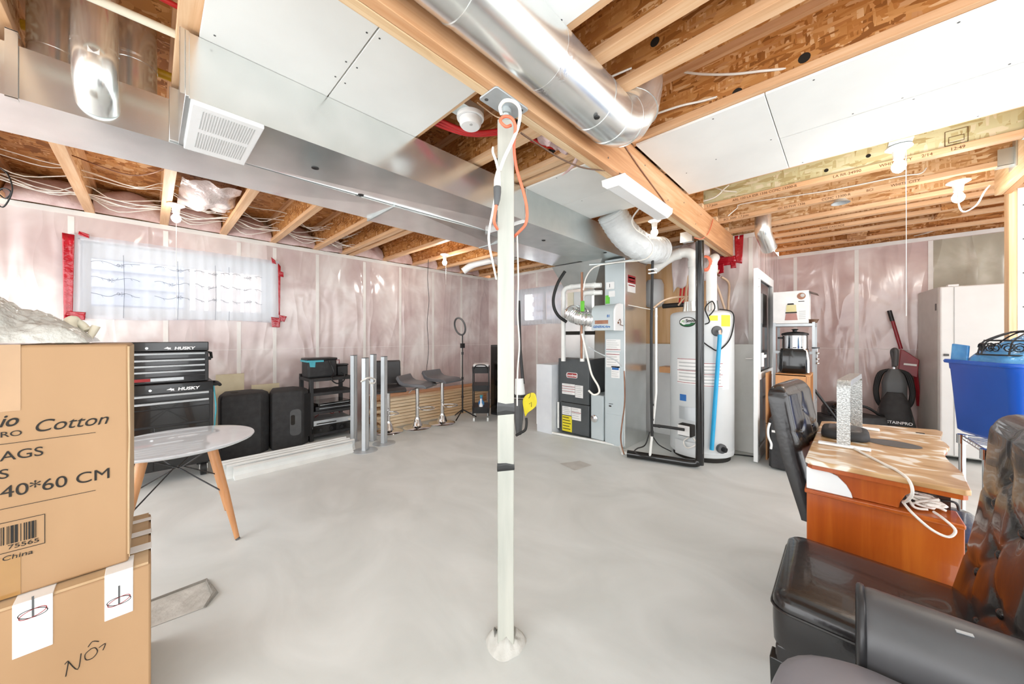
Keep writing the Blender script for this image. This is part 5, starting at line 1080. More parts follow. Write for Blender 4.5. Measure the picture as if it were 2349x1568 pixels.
for i in range(7):
    one('water_pipe', MB().tube([(-1.541,4.411,1.668),(-1.533,4.418,1.881)] if 0 else [(-1.40+.034*i,4.30+.012*i,1.63),(-1.40+.034*i,4.32+.012*i,1.70),(-1.39+.034*i,4.34+.012*i,1.88),(-1.38+.03*i,4.36+.012*i,2.30)],.010,8), M['red'], 'red heating pipe rising from the manifold, %s from the left' % ORD[i], 'pipe', 'red manifold pipes', smooth=60)
b = MB(); b.grid(lambda u, v: (-1.46+.40*u+.05*(1-v)*NZ.noise((u*2,v*2,3)), 4.12+.06*math.sin(u*6+v*2)+.1*v, 2.25-.50*v+.14*u*v+.05*NZ.noise((u*4,v*3,9))), 20, 20)
one('film_flap', b, M['pink'], 'loose vapour film flap hanging in front of the red manifold pipes', 'film', smooth=80, solid=.003)
tb_ = one('plywood_board', MB().box(-1.93,-1.15,4.615,4.642,1.13,2.33), M['ply'], 'tan plywood backing board on the wall behind the gas pipe', 'board', bevel=.002)
b = MB(); b.ob((-1.42,4.60,1.22),(.07,.004,.22),(0,.12,0)); one('red_tape', b, M['redtape'], 'short red tape strip low on the plywood board', 'tape')
one('pressure_tank', MB().lathe([(.02,0),(.09,.02),(.115,.07),(.115,.30),(.09,.36),(.02,.38)],(-1.78,4.52,1.60),28), M['tank'], 'small white pressure tank beside the return duct', 'tank', smooth=50)
b = MB()
for k in range(4): b.tube([V((-1.033,3.928,1.984))+V((.05*math.cos(a)*(1+.1*k)*.72,.05*math.cos(a)*.69+.01*k,.062*math.sin(a)*(1+.08*k))) for a in [2*PI*i/20 for i in range(21)]],.0075,6)
one('orange_coil', b, M['orange'], 'coil of orange tubing hanging under the beam end', 'tubing', smooth=70)
ebx = thing('electrical_box', 'grey electrical box beside the beam above the vent elbow', 'electrical box', (-1.145,3.751,2.228)); lpart('box', MB().box(-.05,.05,-.04,.04,-.045,.045), M['alu'], ebx, bevel=.004); lpart('cover', MB().box(-.055,.055,-.046,-.04,-.05,.05), M['galv_bright'], ebx)
# leaning white panels behind the heater
b = MB(); b.ob((-1.45,4.53,.57),(.98,.03,1.14),(-.05,0,0)); one('leaning_board', b, M['paint'], 'white panel leaning on the wall behind gas pipe and water heater', 'panel', bevel=.004)
ds = thing('white_door', 'greyish white door slab leaning on the wall right of the water heater', 'door', (-.80,4.42,0)); b = MB(); b.ob((-.79,4.43,.575),(.26,.035,1.15),(-.04,0,0)); obj('slab', b, mat('door_paint','dedcd5','e6e4de',rough=.5), ds, bevel=.004)
obj('lever_handle', MB().tube([(-.70,4.42,1.0),(-.70,4.36,1.0),(-.755,4.355,1.0)],.009,8), M['chrome'], ds); obj('latch_plate', MB().box(-.672,-.655,4.40,4.43,.86,1.12), M['alu'], ds)
for z in (.2,.45,.7,.95): obj('nail', MB().cyl((-.685,4.411,z),(-.685,4.405,z),.004,n=8), M['ink'], ds)
wire('floor_cable', [(-0.872,4.174,0.008),(-0.774,4.231,0.008),(-0.632,4.277,0.008)], .006, 'rubber', 'black cable lying along the wall under the white door slab')
bl_ = one('wood_block', MB().box(-1.62,-1.42,4.26,4.47,.80,.87), M['maple'], 'small wooden block resting against the white panel', 'block', bevel=.002)
# ================================================================ right side
sd = thing('storm_door', 'white aluminium storm door with glass leaning in the corner', 'door', (-.63,4.6,0))
b = MB()
for y0,y1,z0,z1 in ((4.08,4.185,.01,1.90),(5.02,5.11,.01,1.90),(4.185,5.02,1.82,1.90),(4.185,5.02,.80,.86),(4.185,5.02,.01,.12)): b.box(-.645,-.608,y0,y1,z0,z1)
obj('frame', b, M['paint'], sd, bevel=.004)
b = MB()
for y0,y1,z0,z1 in ((4.185,4.20,.86,1.82),(5.005,5.02,.86,1.82),(4.2,5.005,1.805,1.82),(4.2,5.005,.86,.875)): b.box(-.612,-.603,y0,y1,z0,z1)
obj('glazing_bead', b, M['paint'], sd)
obj('glass_pane', MB().box(-.630,-.626,4.19,5.015,.865,1.815), M['doorglass'], sd); obj('lower_panel', MB().box(-.630,-.624,4.19,5.015,.12,.80), M['mirror'], sd, label='dark lower pane')
obj('latch_handle', MB().box(-.605,-.585,4.22,4.27,.93,1.07).box(-.585,-.572,4.23,4.33,1.02,1.05), M['white'], sd, bevel=.003)
b = MB()
for z in (.08,.16,1.72,1.80): b.cyl((-.607,4.13,z),(-.6075,4.13,z),.001); b.cyl((-.6085,4.13,z),(-.6055,4.13,z),.005,n=8)
obj('screw', b, M['dgrey'], sd)
# metal shelf with kitchen gear
ms = thing('metal_shelf', 'grey metal shelf rack against the return wall holding kitchen gear', 'shelf', (-.40,4.98,0))
for z in (1.372,1.075,.55,.1): obj('shelf_tray', MB().box(-.575,-.225,4.80,5.15,z-.03,z), M['alu'], ms, bevel=.003)
for x in (-.565,-.235):
    for y in (4.805,5.145): obj('post', MB().box(x-.012,x+.012,y-.006,y+.006,0,1.385), M['alu'], ms)
ab = thing('appliance_box', 'white box picturing a food processor on top of the metal shelf', 'box', (-.42,4.97,1.373))
obj('carton', MB().box(-.58,-.275,4.82,5.12,1.374,1.725), M['label'], ab, bevel=.003)
obj('open_flap', MB().ob((-.245,4.97,1.70),(.09,.28,.004),(0,.45,0)), M['brownpl'], ab)
y = 4.8185
def flat(b, pts): return b.prism(pts,'xz',y-.001,y)
pic = obj('bowl_picture', flat(MB(),[(-.465,1.50),(-.375,1.50),(-.38,1.575),(-.46,1.575)]), mat('pale_yellow','cfc489','ddd39f',rough=.5), ab, label='printed yellow bowl')
obj('lid_picture', flat(MB(),[(-.455,1.577),(-.395,1.577),(-.40,1.592),(-.45,1.592)]), M['ink'], pic)
obj('base_picture', flat(MB(),[(-.47,1.485),(-.372,1.485),(-.372,1.499),(-.47,1.499)]), M['ink'], pic); obj('motor_picture', flat(MB(),[(-.475,1.41),(-.365,1.41),(-.375,1.483),(-.466,1.483)]), mat('dusty_red','a8746a','b88980',rough=.5), pic)
b = MB(); b.cyl((-.335,y,1.665),(-.335,y-.001,1.665),.036,n=24); ds_ = obj('blade_picture', b, M['copper'], ab); b = MB(); b.cyl((-.325,y-.001,1.672),(-.325,y-.002,1.672),.018,n=18); obj('blade_shine', b, M['slot'], ds_)
obj('small_print', flat(MB(),[(-.36,1.605),(-.31,1.605),(-.31,1.612),(-.36,1.612)]), M['ink'], ab)
b = MB()
for k in range(5): flat(b,[(-.355,1.50-.02*k),(-.30,1.50-.02*k),(-.30,1.506-.02*k),(-.355,1.506-.02*k)])
obj('print_lines', b, M['slot'], ab)
pt = thing('cooking_pot', 'steel cooking pot with a black lid on the metal shelf', 'pot', (-.40,4.95,1.077))
lpart('pot', MB().lathe([(0,0),(.105,0),(.115,.01),(.115,.165),(.12,.17),(0,.17)],n=36), M['chrome'], pt, smooth=40); lpart('lid', MB().lathe([(.122,.172),(.118,.19),(.07,.205),(.02,.21),(.02,.225),(.035,.235),(0,.24)],n=36), M['black'], pt, smooth=40); lpart('side_handle', MB().box(-.15,-.1,-.02,.02,.13,.15), M['black'], pt, bevel=.004)
one('dark_bowl', MB().lathe([(.02,0),(.035,.002),(.052,.04),(.050,.041),(.03,.008),(0,.006)],(-.245,4.86,1.3735),24), M['brownpl'], 'small dark bowl at the right edge of the metal shelf top', 'bowl', smooth=50)
sp_ = thing('hanging_spoons', 'string of shiny round measuring spoons hanging at the right of the metal shelf', 'spoons', (-.20,4.80,.9)); obj('hook_disc', MB().cyl((-.22,4.80,1.108),(-.22,4.80,1.12),.032,n=18), M['black'], sp_); obj('string', MB().tube([(-.205,4.80,1.11),(-.205,4.80,.94)],.0025,5), M['chrome'], sp_)
for z in (1.06,1.0,.955): obj('spoon_bowl', MB().sph((-.205,4.795,z),(.017,.017,.014),12,8), M['chrome'], sp_, smooth=60)
wcb = thing('wooden_cabinet', 'light wooden cabinet carrying the black toaster', 'cabinet', (-.38,4.52,0))
b = MB(); b.box(-.50,-.265,4.32,4.34,0,.862); b.box(-.50,-.485,4.34,4.72,0,.862); b.box(-.50,-.235,4.32,4.72,.848,.866); obj('carcass', b, M['maple'], wcb, bevel=.002)
b = MB(); b.box(-.262,-.235,4.32,4.345,0,.848); b.box(-.262,-.235,4.70,4.72,0,.848); b.box(-.485,-.25,4.34,4.70,.0,.02); obj('side_frame', b, M['maple'], wcb)
obj('knob', MB().sph((-.232,4.335,.60),(.018,.018,.025),12,8), M['white'], wcb, smooth=60)
to = thing('toaster', 'black toaster standing on the light wooden cabinet', 'toaster', (-.37,4.5,.866))
b = MB(); b.rings([[(x*s+-.365,4.49+yy*s2,z) for x,yy in rrect(-.115,.115,-.085,.085,.03)] for s,s2,z in ((.9,.9,.872),(1,1,.88),(1.0,1,.95),(.97,.95,1.09),(.9,.85,1.112))]); obj('body', b, M['gloss_black'], to, smooth=50)
obj('right_trim', MB().tube([(-.255,4.41,.88),(-.257,4.42,1.0),(-.268,4.42,1.095),(-.29,4.42,1.112)],.010,8), M['chrome'], to, smooth=60); obj('left_end', MB().sph((-.485,4.49,.98),(.022,.06,.09),12,10), M['alu'], to, smooth=60)
for x in (-.44,-.29): obj('foot', MB().cyl((x,4.43,.8665),(x,4.43,.88),.014,n=12), M['rubber'], to)
b = MB(); b.ob((-.565,4.40,.62),(.014,.28,.50)); b.box(-.572,-.558,4.27,4.53,.0,.36); one('wood_board', b, M['maple'], 'light wooden board standing between the storm door and the wooden cabinet', 'board')
mf = thing('mini_fridge', 'small black fridge with a curved white handle in front of the wooden cabinet', 'fridge', (-.36,4.15,0))
obj('body', MB().box(-.515,-.20,4.03,4.30,.015,.462), M['black_m'], mf, bevel=.006); obj('door', MB().box(-.50,-.20,3.995,4.028,.015,.462), M['black_m'], mf, bevel=.008)
obj('handle', MB().tube(spline([(-.503,3.99,.43),(-.515,3.98,.37),(-.512,3.98,.30),(-.492,3.985,.24),(-.495,3.99,.19)],5),.010,8), M['white'], mf, smooth=60); obj('label', MB().box(-.49,-.41,3.9935,3.9955,.345,.365), M['label'], mf)
# fridge, far right
RZ = .113
fr = thing('freezer', 'tall white upright freezer at the right before the far wall', 'freezer', (.69,5.48,0), RZ)
lpart('body', MB().box(.0,.66,.06,.69,.03,1.735), mat('fridge_side','bdbdb9','c6c6c2',rough=.35), fr, bevel=.008); lpart('door', MB().box(.0,.66,-.004,.055,.05,1.73), M['paint'], fr, bevel=.012, seg=3)
lpart('door_groove', MB().box(.085,.092,-.0055,-.003,.06,1.72), M['slot'], fr); lpart('hinge_cap', MB().box(.05,.12,.0,.06,1.73,1.748), M['white'], fr, bevel=.004); lpart('side_sticker', MB().box(-.0015,0,.10,.14,1.50,1.57), M['dgrey'], fr)
lpart('door_handle', MB().box(.02,.05,-.03,-.004,1.04,1.06), M['dgrey'], fr)
for x in (.05,.61):
    for yy in (.1,.64): lpart('foot', MB().cyl((x,yy,0),(x,yy,.035),.02,n=12), M['black'], fr)
# dust pan, carpet cleaner, vacuum
dp = thing('dust_pan', 'dark red long handled dust pan leaning on the far film wall', 'dust pan', (.50,6.15,.62))
obj('handle', MB().tube([(0.391,6.16,1.534),(0.479,6.13,1.086)],.017,12), M['crimson'], dp, smooth=60); obj('grip', MB().tube([(0.387,6.159,1.545),(0.411,6.152,1.418)],.020,12), M['black'], dp, smooth=60)
b = MB(); q = [(0.472,6.12,1.086),(0.502,6.12,1.072),(0.614,6.1,0.965),(0.599,6.08,0.761),(0.451,6.08,0.831)]; b.rings([[(x,yy,z) for x,yy,z in q],[(x,yy-.03,z) for x,yy,z in q]]); obj('pan', b, M['crimson'], dp, bevel=.006)
obj('tag', MB().ob((0.542,6.04,0.91),(.10,.004,.022),(0,.1,0)), M['label'], dp); b = MB(); b.tube([(0.588,6.1,0.838),(0.597,6.1,0.689),(0.618,6.14,0.435)],.02,8); obj('lower_edge', b, M['crimson'], dp)
cc = thing('carpet_cleaner', 'black and grey upright carpet cleaner before the far film wall', 'carpet cleaner', (.41,5.92,0))
ey = MX.Rotation(math.radians(-4),3,'Z')
b = MB(); pr = [(.035,.86,.03),(.075,.80,.05),(.10,.70,.07),(.095,.60,.08),(.10,.50,.10),(.13,.38,.13),(.155,.24,.15),(.165,.10,.16),(.165,.02,.16)]
b.rings([[(x*w_+.0,yy*d-.03*(z<.5),z) for x,yy in rrect(-1,1,-1,1,.5,5)] for w_,z,d in pr]); lpart('body', b, M['charcoal'], cc, smooth=50)
b = MB(); b.rings([[(x*w_,yy*d-.055,z) for x,yy in rrect(-1,1,-1,1,.6,5)] for w_,z,d in ((.06,.60,.08),(.10,.52,.10),(.125,.40,.125),(.14,.25,.14),(.14,.13,.145))]); lpart('hood', b, M['black_m'], cc, smooth=50)
lpart('brand_text', text_mb('STAINPRO', .042, (-.075,-.214,.268), XP, (0,.15,1), 0, 1, .0008, bold=.0006), M['white'], cc)
lpart('handle', MB().tube(spline([(.0,.02,.82),(.0,.03,.95),(-.012,.03,1.05),(.0,.0,1.085),(.015,-.02,1.06),(.01,-.02,.9)],5),.02,10), M['dgrey'], cc, smooth=60); lpart('handle_tube', MB().cyl((.0,.01,.70),(.0,.02,.88),.02,n=14), M['chrome'], cc, smooth=50)
for s in (-1,1):
    for k in range(3): lpart('hose', MB().tube(spline([(s*.03,.04,.85),(s*(.09+.015*k),.05,.80),(s*(.13+.012*k),.05,.62),(s*(.12+.01*k),.04,.48),(s*.1,.05,.40)],5),.013,8), M['rubber'], cc, smooth=60)
vc = thing('floor_machine', 'low black machine with a thin handle bar on the floor before the far wall', 'machine', (0.008,5.477,0))
c0 = V((0.008,5.48,0.297)); c0.z = 0
def W_(dx, dz, dy=0): return c0+V((.722,.692,0))*dx+V((-.692,.722,0))*dy+V((0,0,dz))
b = MB(); b.rings([[W_(x*s,z,yy*s) for x,yy in rrect(-.33,.37,-.14,.16,.07)] for s,z in ((.9,.0),(1,.05),(1,.30),(.95,.335),(.8,.345))]); obj('base', b, M['black_m'], vc, smooth=40)
b = MB(); b.rings([[W_(x*s-.05,z,yy*s) for x,yy in rrect(-.18,.18,-.12,.12,.1,6)] for s,z in ((1,.33),(1,.42),(.85,.475),(.45,.495))]); obj('motor_hump', b, M['gloss_black'], vc, smooth=50)
obj('handle_bar', MB().tube([(-0.244,5.1,0.645),(-0.044,5.154,0.307),(-0.01,5.145,0.235)],.013,8), M['black'], vc, smooth=60); obj('hose', MB().tube(spline([W_(.0,.47),W_(.18,.44,-.05),W_(.32,.36,-.05),W_(.45,.33,0),W_(.5,.40,.05)],5),.014,8), M['rubber'], vc, smooth=60)
obj('trim_line', MB().tube([W_(-.33,.2,-.145),W_(.35,.19,-.145)],.008,6), M['alu'], vc); obj('cable_loop', MB().tube(spline([W_(-.2,.345,-.1),W_(-.3,.40,-.1),W_(-.27,.44,-.1),W_(-.2,.40,-.1),W_(-.25,.345,-.1)],5),.006,6), M['rubber'], vc, smooth=60)
# ---- upholstered tufted chairs
def tuft(u, v, rows):
    d = 0
    for bu, bv in rows:
        r2 = ((u-bu)*.44)**2+((v-bv)*.5)**2; d += -.011*math.exp(-r2/.0012)
    g = 9
    for (au,av),(cu_,cv) in SEGS:
        ax,ay,bx,by,px,py = au*.44,av*.58,cu_*.44,cv*.58,u*.44,v*.58; L = (bx-ax)**2+(by-ay)**2; k = max(0,min(1,((px-ax)*(bx-ax)+(py-ay)*(by-ay))/L)); g = min(g,(px-ax-k*(bx-ax))**2+(py-ay-k*(by-ay))**2)
    return d-.0045*math.exp(-g/.00009)
BUT = [(.5,.16),(.28,.30),(.72,.30),(.5,.46),(.28,.62),(.72,.62),(.5,.78)]
SEGS = [(BUT[a],BUT[c]) for a,c in ((0,1),(0,2),(1,3),(2,3),(3,4),(3,5),(4,6),(5,6))]+[((.28,.30),(.0,.33)),((.28,.62),(.0,.65)),((.72,.30),(1.,.33)),((.72,.62),(1.,.65)),((.5,.78),(.5,.97)),((.5,.16),(.5,0))]
def parsons(loc, rz, label, lean=.16, w_=.45, hb=.56, xb=-.205):
    t = thing('dining_chair', label, 'chair', loc, rz, 'black tufted chairs around the desk')
    b = MB(); rs = []
    for s, z in ((.90,.335),(.99,.345),(1.0,.40),(1.0,.455),(.985,.472),(.94,.482),(.8,.487)): rs.append([((x)*s+.0*(1-s),y*s,z+(.006*(x/.23) if z > .45 else 0)) for x,y in rrect(-.23,.21,-w_/2,w_/2,.045,5)])
    b.rings(rs); lpart('seat', b, M['leather'], t, smooth=60)
    lpart('seat_seam', MB().tube([(x,y,.45) for x,y in rrect(-.231,.212,-w_/2-.002,w_/2+.002,.045,5)]+[(.212-.045,-w_/2-.002,.45)],.0035,5), M['leather'], t, smooth=60)
    lpart('seat_rail', MB().box(-.22,.20,-w_/2+.012,w_/2-.012,.29,.345), M['leather'], t, bevel=.006)
    for x, y in ((.19,w_/2-.035),(.19,-w_/2+.035),(-.21,w_/2-.035),(-.21,-w_/2+.035)):
        bk = -.05 if x < 0 else 0
        lpart('leg', MB().hexa([(x-.015+bk,y-.015,0),(x+.015+bk,y-.015,0),(x+.015+bk,y+.015,0),(x-.015+bk,y+.015,0),(x-.024,y-.024,.30),(x+.024,y-.024,.30),(x+.024,y+.024,.30),(x-.024,y+.024,.30)]), M['gloss_black'], t, bevel=.003)
    n, m = 48, 84; rs = []
    def X_(v): return xb-lean*v**1.15-.02*math.sin(v*PI)
    for j in range(m+1):
        v = j/m; z = .40+(hb+.02)*v; hw = w_/2
        if v > .86: hw -= .06*(1-math.sqrt(max(0,1-((v-.86)/.14)**2)))
        th = .075 if v < .9 else .075*math.sqrt(max(.06,1-((v-.9)/.1)**2)); xm = X_(v)-.0375
        ring = []
        for i in range(n+1):
            u = i/n; e = min(1,min(u,1-u)/.07); d = tuft(u,v,BUT)*min(1,e)+.010*math.sin(PI*min(u,1-u)/.5*.5)**.5-.018*(1-e)**2
            ring.append((xm+th/2+d*(1 if v < .93 else .3),(u-.5)*2*hw,z))
        for i in range(9):
            u = 1-i/8; ring.append((xm-th/2-.004*math.sin(PI*u),(u-.5)*2*hw*.985,z))
        rs.append(ring)
    b.bm.free if 0 else None
    lpart('backrest', MB().rings(rs), M['leather'], t, smooth=75)
    bm_ = MB()
    for bu, bv in BUT: bm_.sph((X_(bv)-.008,(bu-.5)*w_,.40+(hb+.02)*bv),(.012,.014,.014),12,8)
    lpart('tuft_buttons', bm_, M['leather'], t, smooth=60)
    return t
parsons((.055,1.465,0), PI, 'black tufted leather chair in front of the wooden desk, its seat towards the camera', .085, .45, .60, -.165)
parsons((.165,2.23,0), -.13, 'black tufted leather chair pushed behind the left side of the wooden desk', .135, .46, .58)
# ---- desk
dk = thing('desk', 'reddish wooden nail desk with a marbled top between the two tufted chairs', 'desk', (.1,2.3,0))
m, t_, b_ = nt('marble_top'); b_.inputs['Roughness'].default_value = .22
co = coords(t_, (9,15,9), (0,0,.5)); n1 = N(t_,'ShaderNodeTexNoise',Scale=1.,Detail=1.5,Distortion=.5); t_.links.new(co,n1.inputs['Vector'])
t_.links.new(ramp(t_, n1.outputs['Fac'], [(.3,'ab8457'),(.45,'c29a6c'),(.55,'cda97c'),(.585,'dcc4a2'),(.62,'f0e8da')]), b_.inputs['Base Color']); M['marble'] = m
tp = [(-.115,1.835),(-.10,1.815),(.28,1.80),(.292,1.812),(.30,1.92),(.308,2.03),(.298,2.16),(.299,2.30),(.318,2.40),(.338,2.47),(.338,2.54),(.33,2.62),(.345,2.72),(.366,2.84),(.35,2.875),(-.06,2.735),(-.098,2.70)]
obj('desktop', MB().prism(tp,'xy',.722,.74), M['marble'], dk, bevel=.003); obj('desktop_edge', MB().prism([(.1+(x-.1)*.97,2.3+(yy-2.3)*.985) for x,yy in tp],'xy',.705,.7215), M['cherry'], dk)
obj('end_panel', MB().box(-.112,.285,1.852,1.872,.0,.600), M['cherry'], dk, bevel=.002); obj('ledge', MB().box(-.118,.285,1.832,1.965,.601,.617), M['cherry'], dk, bevel=.004)
obj('apron', MB().prism([(-.11,.7045),(.212,.7045),(.206,.70),(.178,.692),(.155,.668),(.143,.64),(.139,.618),(-.11,.618)],'xz',1.852,1.866), M['cherry'], dk, bevel=.002)
obj('white_quarter_panel', MB().prism([(-.112,.7045),(-.055,.7045),(-.02,.69),(.005,.662),(.018,.635),(.022,.618),(-.112,.618)],'xz',1.842,1.851), M['paint'], dk, bevel=.002, label='white curved inlay')
obj('back_panel', MB().box(-.10,.27,1.955,1.965,.0,.7045), M['mirror'], dk); obj('rear_panel', MB().box(-.05,.30,2.60,2.62,.0,.7045), M['cherry'], dk)  # back panel coloured dark: the open compartment's shade is painted in
b = MB(); b.lathe([(0,.7402),(.088,.7402),(.09,.7412),(0,.7414)],(.0,.0,0),36); b.bm.transform(MX.Translation((.158,2.357,0)) @ MX.Diagonal((1,.75,1,1))); obj('vent_plate', b, M['dgrey'], dk, smooth=30)
obj('slot', MB().box(.262,.292,2.70,2.715,.7402,.742), M['ink'], dk)
al = thing('arch_lamp', 'silver glitter arch lamp standing on the desk', 'lamp', (.02,2.38,.741))
M['glitter'] = mat('glitter','8b8d8b','c6c7c5',rough=.3,metal=.5,sc=160,bmp=.6,bsc=170,bdist=.004)
pts = [(2.13,.75),(2.13,.98)]+[(2.13+.03-.03*math.cos(a),.995+.03*math.sin(a)) for a in [k*PI/12 for k in range(1,7)]]+[(2.60-.03+.03*math.sin(a),.995+.03*math.cos(a)) for a in [k*PI/12 for k in range(0,7)]]+[(2.62,.75)]
b = MB(); rs = []
for i,(yy,z) in enumerate(pts):
    k = (yy-2.13)/.49; xc = -.004+.05*k; a = pts[max(i-1,0)]; c = pts[min(i+1,len(pts)-1)]; ty, tz = c[0]-a[0], c[1]-a[1]; L = math.hypot(ty,tz); ny, nz = tz/L*.012, -ty/L*.012
    rs.append([(xc-.022,yy-ny,z-nz),(xc+.022,yy-ny,z-nz),(xc+.022,yy+ny,z+nz),(xc-.022,yy+ny,z+nz)])
obj('arch', b.rings(rs), M['glitter'], al)
for yy, xc in ((2.13,-.004),(2.62,.046)): obj('foot_bar', MB().box(xc-.085,xc+.085,yy-.016,yy+.016,.7405,.752), M['white'], al, bevel=.004)
obj('power_cord', MB().tube(spline([(.03,2.112,.746),(.055,2.06,.744),(.10,1.96,.744),(.14,1.87,.744),(.16,1.80,.735),(.165,1.785,.70),(.155,1.83,.655),(.15,1.89,.635)],6),.0048,8), M['cable'], al, smooth=80, label='white power cord')
hr = thing('hand_rest', 'black padded hand rest on the desk behind the arch lamp foot', 'hand rest', (.0,2.38,.741)); b = MB(); b.rings([[(.0+x*s,2.37+yy*s,z) for x,yy in rrect(-.085,.085,-.11,.11,.05,5)] for s,z in ((.92,.741),(1,.748),(1,.764),(.93,.776),(.78,.781))]); obj('pad', b, M['black_m'], hr, smooth=60); b = MB(); b.rings([[(.0+x*s,2.37+yy*s,z) for x,yy in rrect(-.06,.06,-.08,.08,.04,5)] for s,z in ((1,.7805),(.9,.785))]); obj('pad_top', b, M['vinyl'], hr, smooth=60)
rnd = random.Random(9)
for i in range(5):
    pts = [(.155+.10*rnd.random(),1.872+.07*rnd.random(),.625+.05*rnd.random()) for k in range(6)]
    wire('tangled_cord', pts, .0045, 'cable', 'white cord tangled in the open desk compartment', 'cords in the desk compartment', 'cord', k=6)
wire('extension_lead', [(.15,1.86,.64),(.17,1.82,.62),(.21,1.81,.585),(.245,1.81,.575),(.26,1.815,.60),(.24,1.83,.622),(.22,1.86,.63)], .0045, 'cable', 'white cord drooping over the desk ledge', None, 'cord')
wire('adapter_cable', [(.20,1.94,.63),(.235,1.90,.66),(.27,1.89,.668),(.285,1.94,.63)], .004, 'rubber', 'black cord at the right end of the open desk compartment', None, 'cord')
# ---- wire rack and blue bin
wk = thing('wire_rack', 'chrome wire rack carrying the blue bin', 'rack', (.75,3.05,0))
for x, yy in ((.50,2.83),(.478,3.17),(1.02,2.98),(1.0,3.32)): obj('post', MB().cyl((x,yy,0),(x,yy,.675),.0135,n=14), M['chrome'], wk, smooth=50); 
for x, yy in ((.50,2.83),(.478,3.17)): obj('collar', MB().cyl((x,yy,.63),(x,yy,.68),.021,n=14), M['chrome'], wk, smooth=50)
for z in (.675,.655):
    b = MB(); b.tube([(.50,2.83,z),(.478,3.17,z),(1.0,3.32,z),(1.02,2.98,z),(.50,2.83,z)],.004,6); obj('shelf_rim', b, M['chrome'], wk)
b = MB()
for k in range(14): f = (k+.5)/14; b.tube([(.50-.022*f,2.83+.34*f,.668),(1.02-.02*f,2.98+.34*f,.668)],.0022,5)
obj('shelf_wires', b, M['chrome'], wk)
b = MB()
for k in range(9): f = (k+.5)/9; b.tube([(.50-.022*f,2.83+.34*f,.675),(.50-.022*(f+.04),2.83+.34*(f+.04),.655)],.0018,5)
obj('rim_truss', b, M['chrome'], wk)
bn = thing('blue_bin', 'big blue plastic recycling bin full of things on the wire rack', 'bin', (.59,2.89,.68), math.atan2(.357,.934))
def bring(s, z, r=.05): return [(.31+(x-.31)*s, .225+(yy-.225)*s, z) for x,yy in rrect(0,.62,0,.45,r,5)]
b = MB(); b.rings([bring(.86,.0),bring(.91,.014),bring(.98,.36),bring(.99,.365),bring(1.0,.41),bring(.97,.41),bring(.95,.37),bring(.88,.03)],True,False); b.poly([V(p) for p in bring(.86,.0)]); b.poly([V(p) for p in bring(.88,.03)])
lpart('tub', b, M['bluebin'], bn, smooth=40)
b = MB(); b.rings([bring(1.0,.395,.05),bring(1.055,.398,.06),bring(1.065,.408,.06),bring(1.05,.418,.06),bring(.98,.418,.05)],True,False); lpart('rim', b, M['bluebin'], bn, smooth=60)
bgb = MB(); bgb.grid(lambda u, v: (.03+.54*u,.03+.39*v,.33+(.23*max(0,math.sin(PI*u))**.3*max(0,math.sin(PI*v))**.3)+.03*NZ.noise((u*6,v*5,2))), 34, 28); bgb.bm.transform(BASE[bn]); one('blue_bag', bgb, M['bluebag'], 'light blue plastic bag bulging out of the blue bin', 'bag', smooth=70)
b = MB(); b.ob((.03,.38,.44),(.012,.10,.13),(.1,0,.1)); b.bm.transform(BASE[bn]); one('blue_folder', b, M['bluebag'], 'flat light blue plastic piece standing at the left rim of the blue bin', 'plastic piece', bevel=.004)
bk = thing('wire_basket', 'black wire basket with scrolls upside down on the blue bin', 'basket', BASE[bn] @ V((.235,.21,.50)), math.atan2(.357,.934))
def el(a, rx, ry, z, dx=0): return (dx+rx*math.cos(a), ry*math.sin(a), z)
for rx, ry, z in ((.22,.16,-.045),(.19,.14,.03),(.10,.08,.075)): lpart('hoop', MB().tube([el(2*PI*k/32,rx,ry,z) for k in range(33)],.0045,6), M['black'], bk, smooth=60)
for k in range(10):
    a = 2*PI*k/10; lpart('rib', MB().tube(spline([el(a,.22,.16,-.045),el(a,.21,.155,-.005),el(a,.19,.14,.03),el(a,.10,.08,.075),(0,0,.085)],4),.0035,6), M['black'], bk, smooth=60)
for k in range(8):
    a = PI+2*PI*(k-3.5)/14
    for s in (1,-1):
        q = []
        for i in range(16): tt = i/15; r = .026*(1-tt*.75); ph = tt*3.6*PI; q.append(V(el(a+s*.09,.205,.15,-.008))+V((-math.sin(a),math.cos(a),0))*(r*math.cos(ph)*s)+V((0,0,r*math.sin(ph))))
        lpart('scroll', MB().tube(q,.0028,5), M['black'], bk, smooth=60)
lpart('knob', MB().sph((0,0,.095),.012,10,8), M['black'], bk)
# ---- armchair in the foreground
ac = thing('armchair', 'grey vinyl armchair with a padded roll arm at the bottom right corner', 'armchair', (.3,.85,0))
b = MB(); sec = [(0.085*math.cos(a)*1.05, .577+.09*math.sin(a)) for a in [PI*k/14 for k in range(15)]]
ring = [(1.10+yy,z-.0) for yy,z in sec]+[(1.012,.52),(1.018,.42),(1.03,.36),(1.15,.36),(1.185,.42),(1.188,.52)]
rs = []
for x, s in ((.022,.80),(.022,.93),(.03,.98),(.045,1.0),(.75,1.0)): rs.append([(x,1.10+(yy-1.10)*s,.53+(z-.53)*s) for yy,z in ring])
obj('arm', b.rings(rs), M['arm_grey'], ac, smooth=50)
b = MB(); b.tube([(.026,1.10+(yy-1.10)*.97,.53+(z-.53)*.97) for yy,z in ring+ring[:1]],.0075,8); obj('arm_piping', b, M['vinyl'], ac, smooth=60)
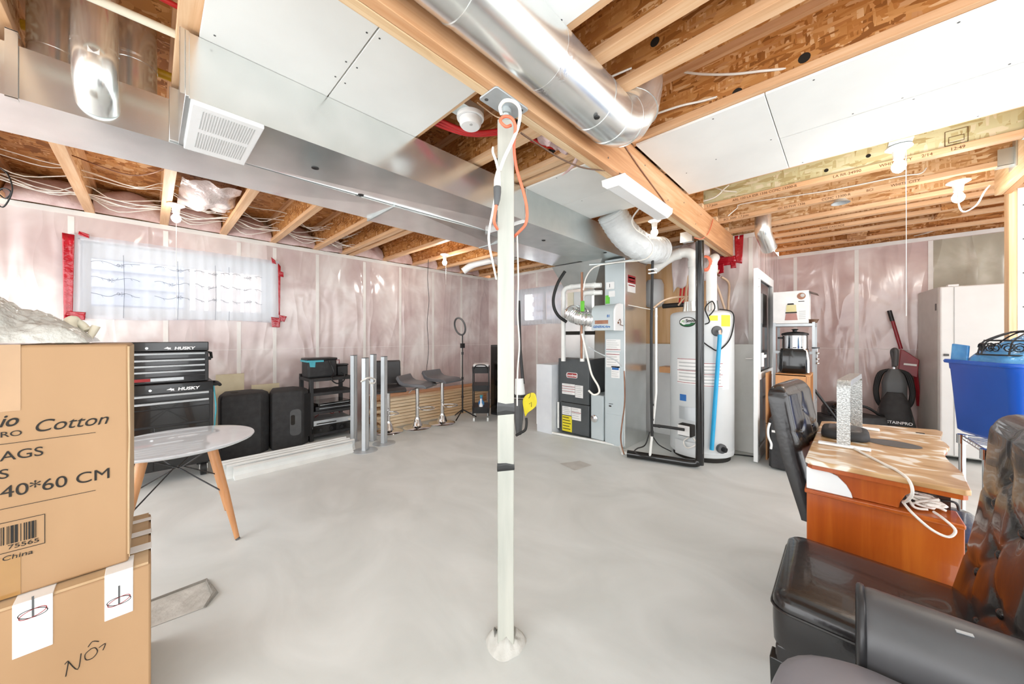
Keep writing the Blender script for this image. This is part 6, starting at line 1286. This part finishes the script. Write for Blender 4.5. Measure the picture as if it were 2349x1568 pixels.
b = MB(); rs = []
for s, z in ((.86,.40),(.97,.41),(1,.44),(1.0,.53),(.97,.565),(.90,.582),(.7,.59)): rs.append([(.25+x*s,.77+yy*s,z-.015*max(0,-x)*2) for x,yy in rrect(-.36,.45,-.26,.235,.13,7)])
obj('seat_cushion', b.rings(rs), M['cushion'], ac, smooth=60, label='lighter grey seat cushion')
obj('base_frame', MB().box(-.02,.70,.56,1.0,.28,.40), M['black'], ac, bevel=.02); obj('base_plate', MB().lathe([(0,0),(.26,0),(.26,.01),(.05,.03),(.045,.28),(0,.28)],(.3,.8,0),32), M['chrome'], ac, smooth=40)
obj('backrest', MB().rbox(.68,.80,.50,1.18,.38,1.02,.05,4,'yz'), M['vinyl'], ac, bevel=.02)
obj('arm', MB().rbox(.05,.75,.38,.52,.36,.69,.06,5,'yz'), M['vinyl'], ac, bevel=.02, smooth=50)
obj('scuff', MB().ob((.165,1.075,.665),(.022,.006,.002),(.3,0,.2)), M['alu'], ac)
# ================================================================ camera, light
cam = bpy.data.cameras.new('camera'); co_ = bpy.data.objects.new('camera', cam); C.objects.link(co_)
co_.location = (0,0,1.23); co_.rotation_euler = (PI/2,0,math.radians(43.8))
cam.sensor_fit = 'HORIZONTAL'; cam.sensor_width = 36; cam.lens = 36*796/2349; cam.shift_y = -12/2349; cam.clip_start = .02
SC.camera = co_
w = bpy.data.worlds.new('sky'); SC.world = w; w.use_nodes = True
bg = w.node_tree.nodes['Background']; bg.inputs[0].default_value = (.96,.98,1,1); bg.inputs[1].default_value = WORLD
def sun(name, e, az, el, ang, col=(1,1,1)):
    l = bpy.data.lights.new(name, 'SUN'); l.energy = e; l.angle = math.radians(ang); l.color = col
    o = bpy.data.objects.new(name, l); C.objects.link(o); o.rotation_euler = (PI/2-math.radians(el), 0, math.radians(az)); return o
SC.view_settings.view_transform = 'Standard'; SC.view_settings.look = 'None'; SC.view_settings.gamma = 1; SC.view_settings.use_curve_mapping = False
SC.view_settings.exposure = EXPO
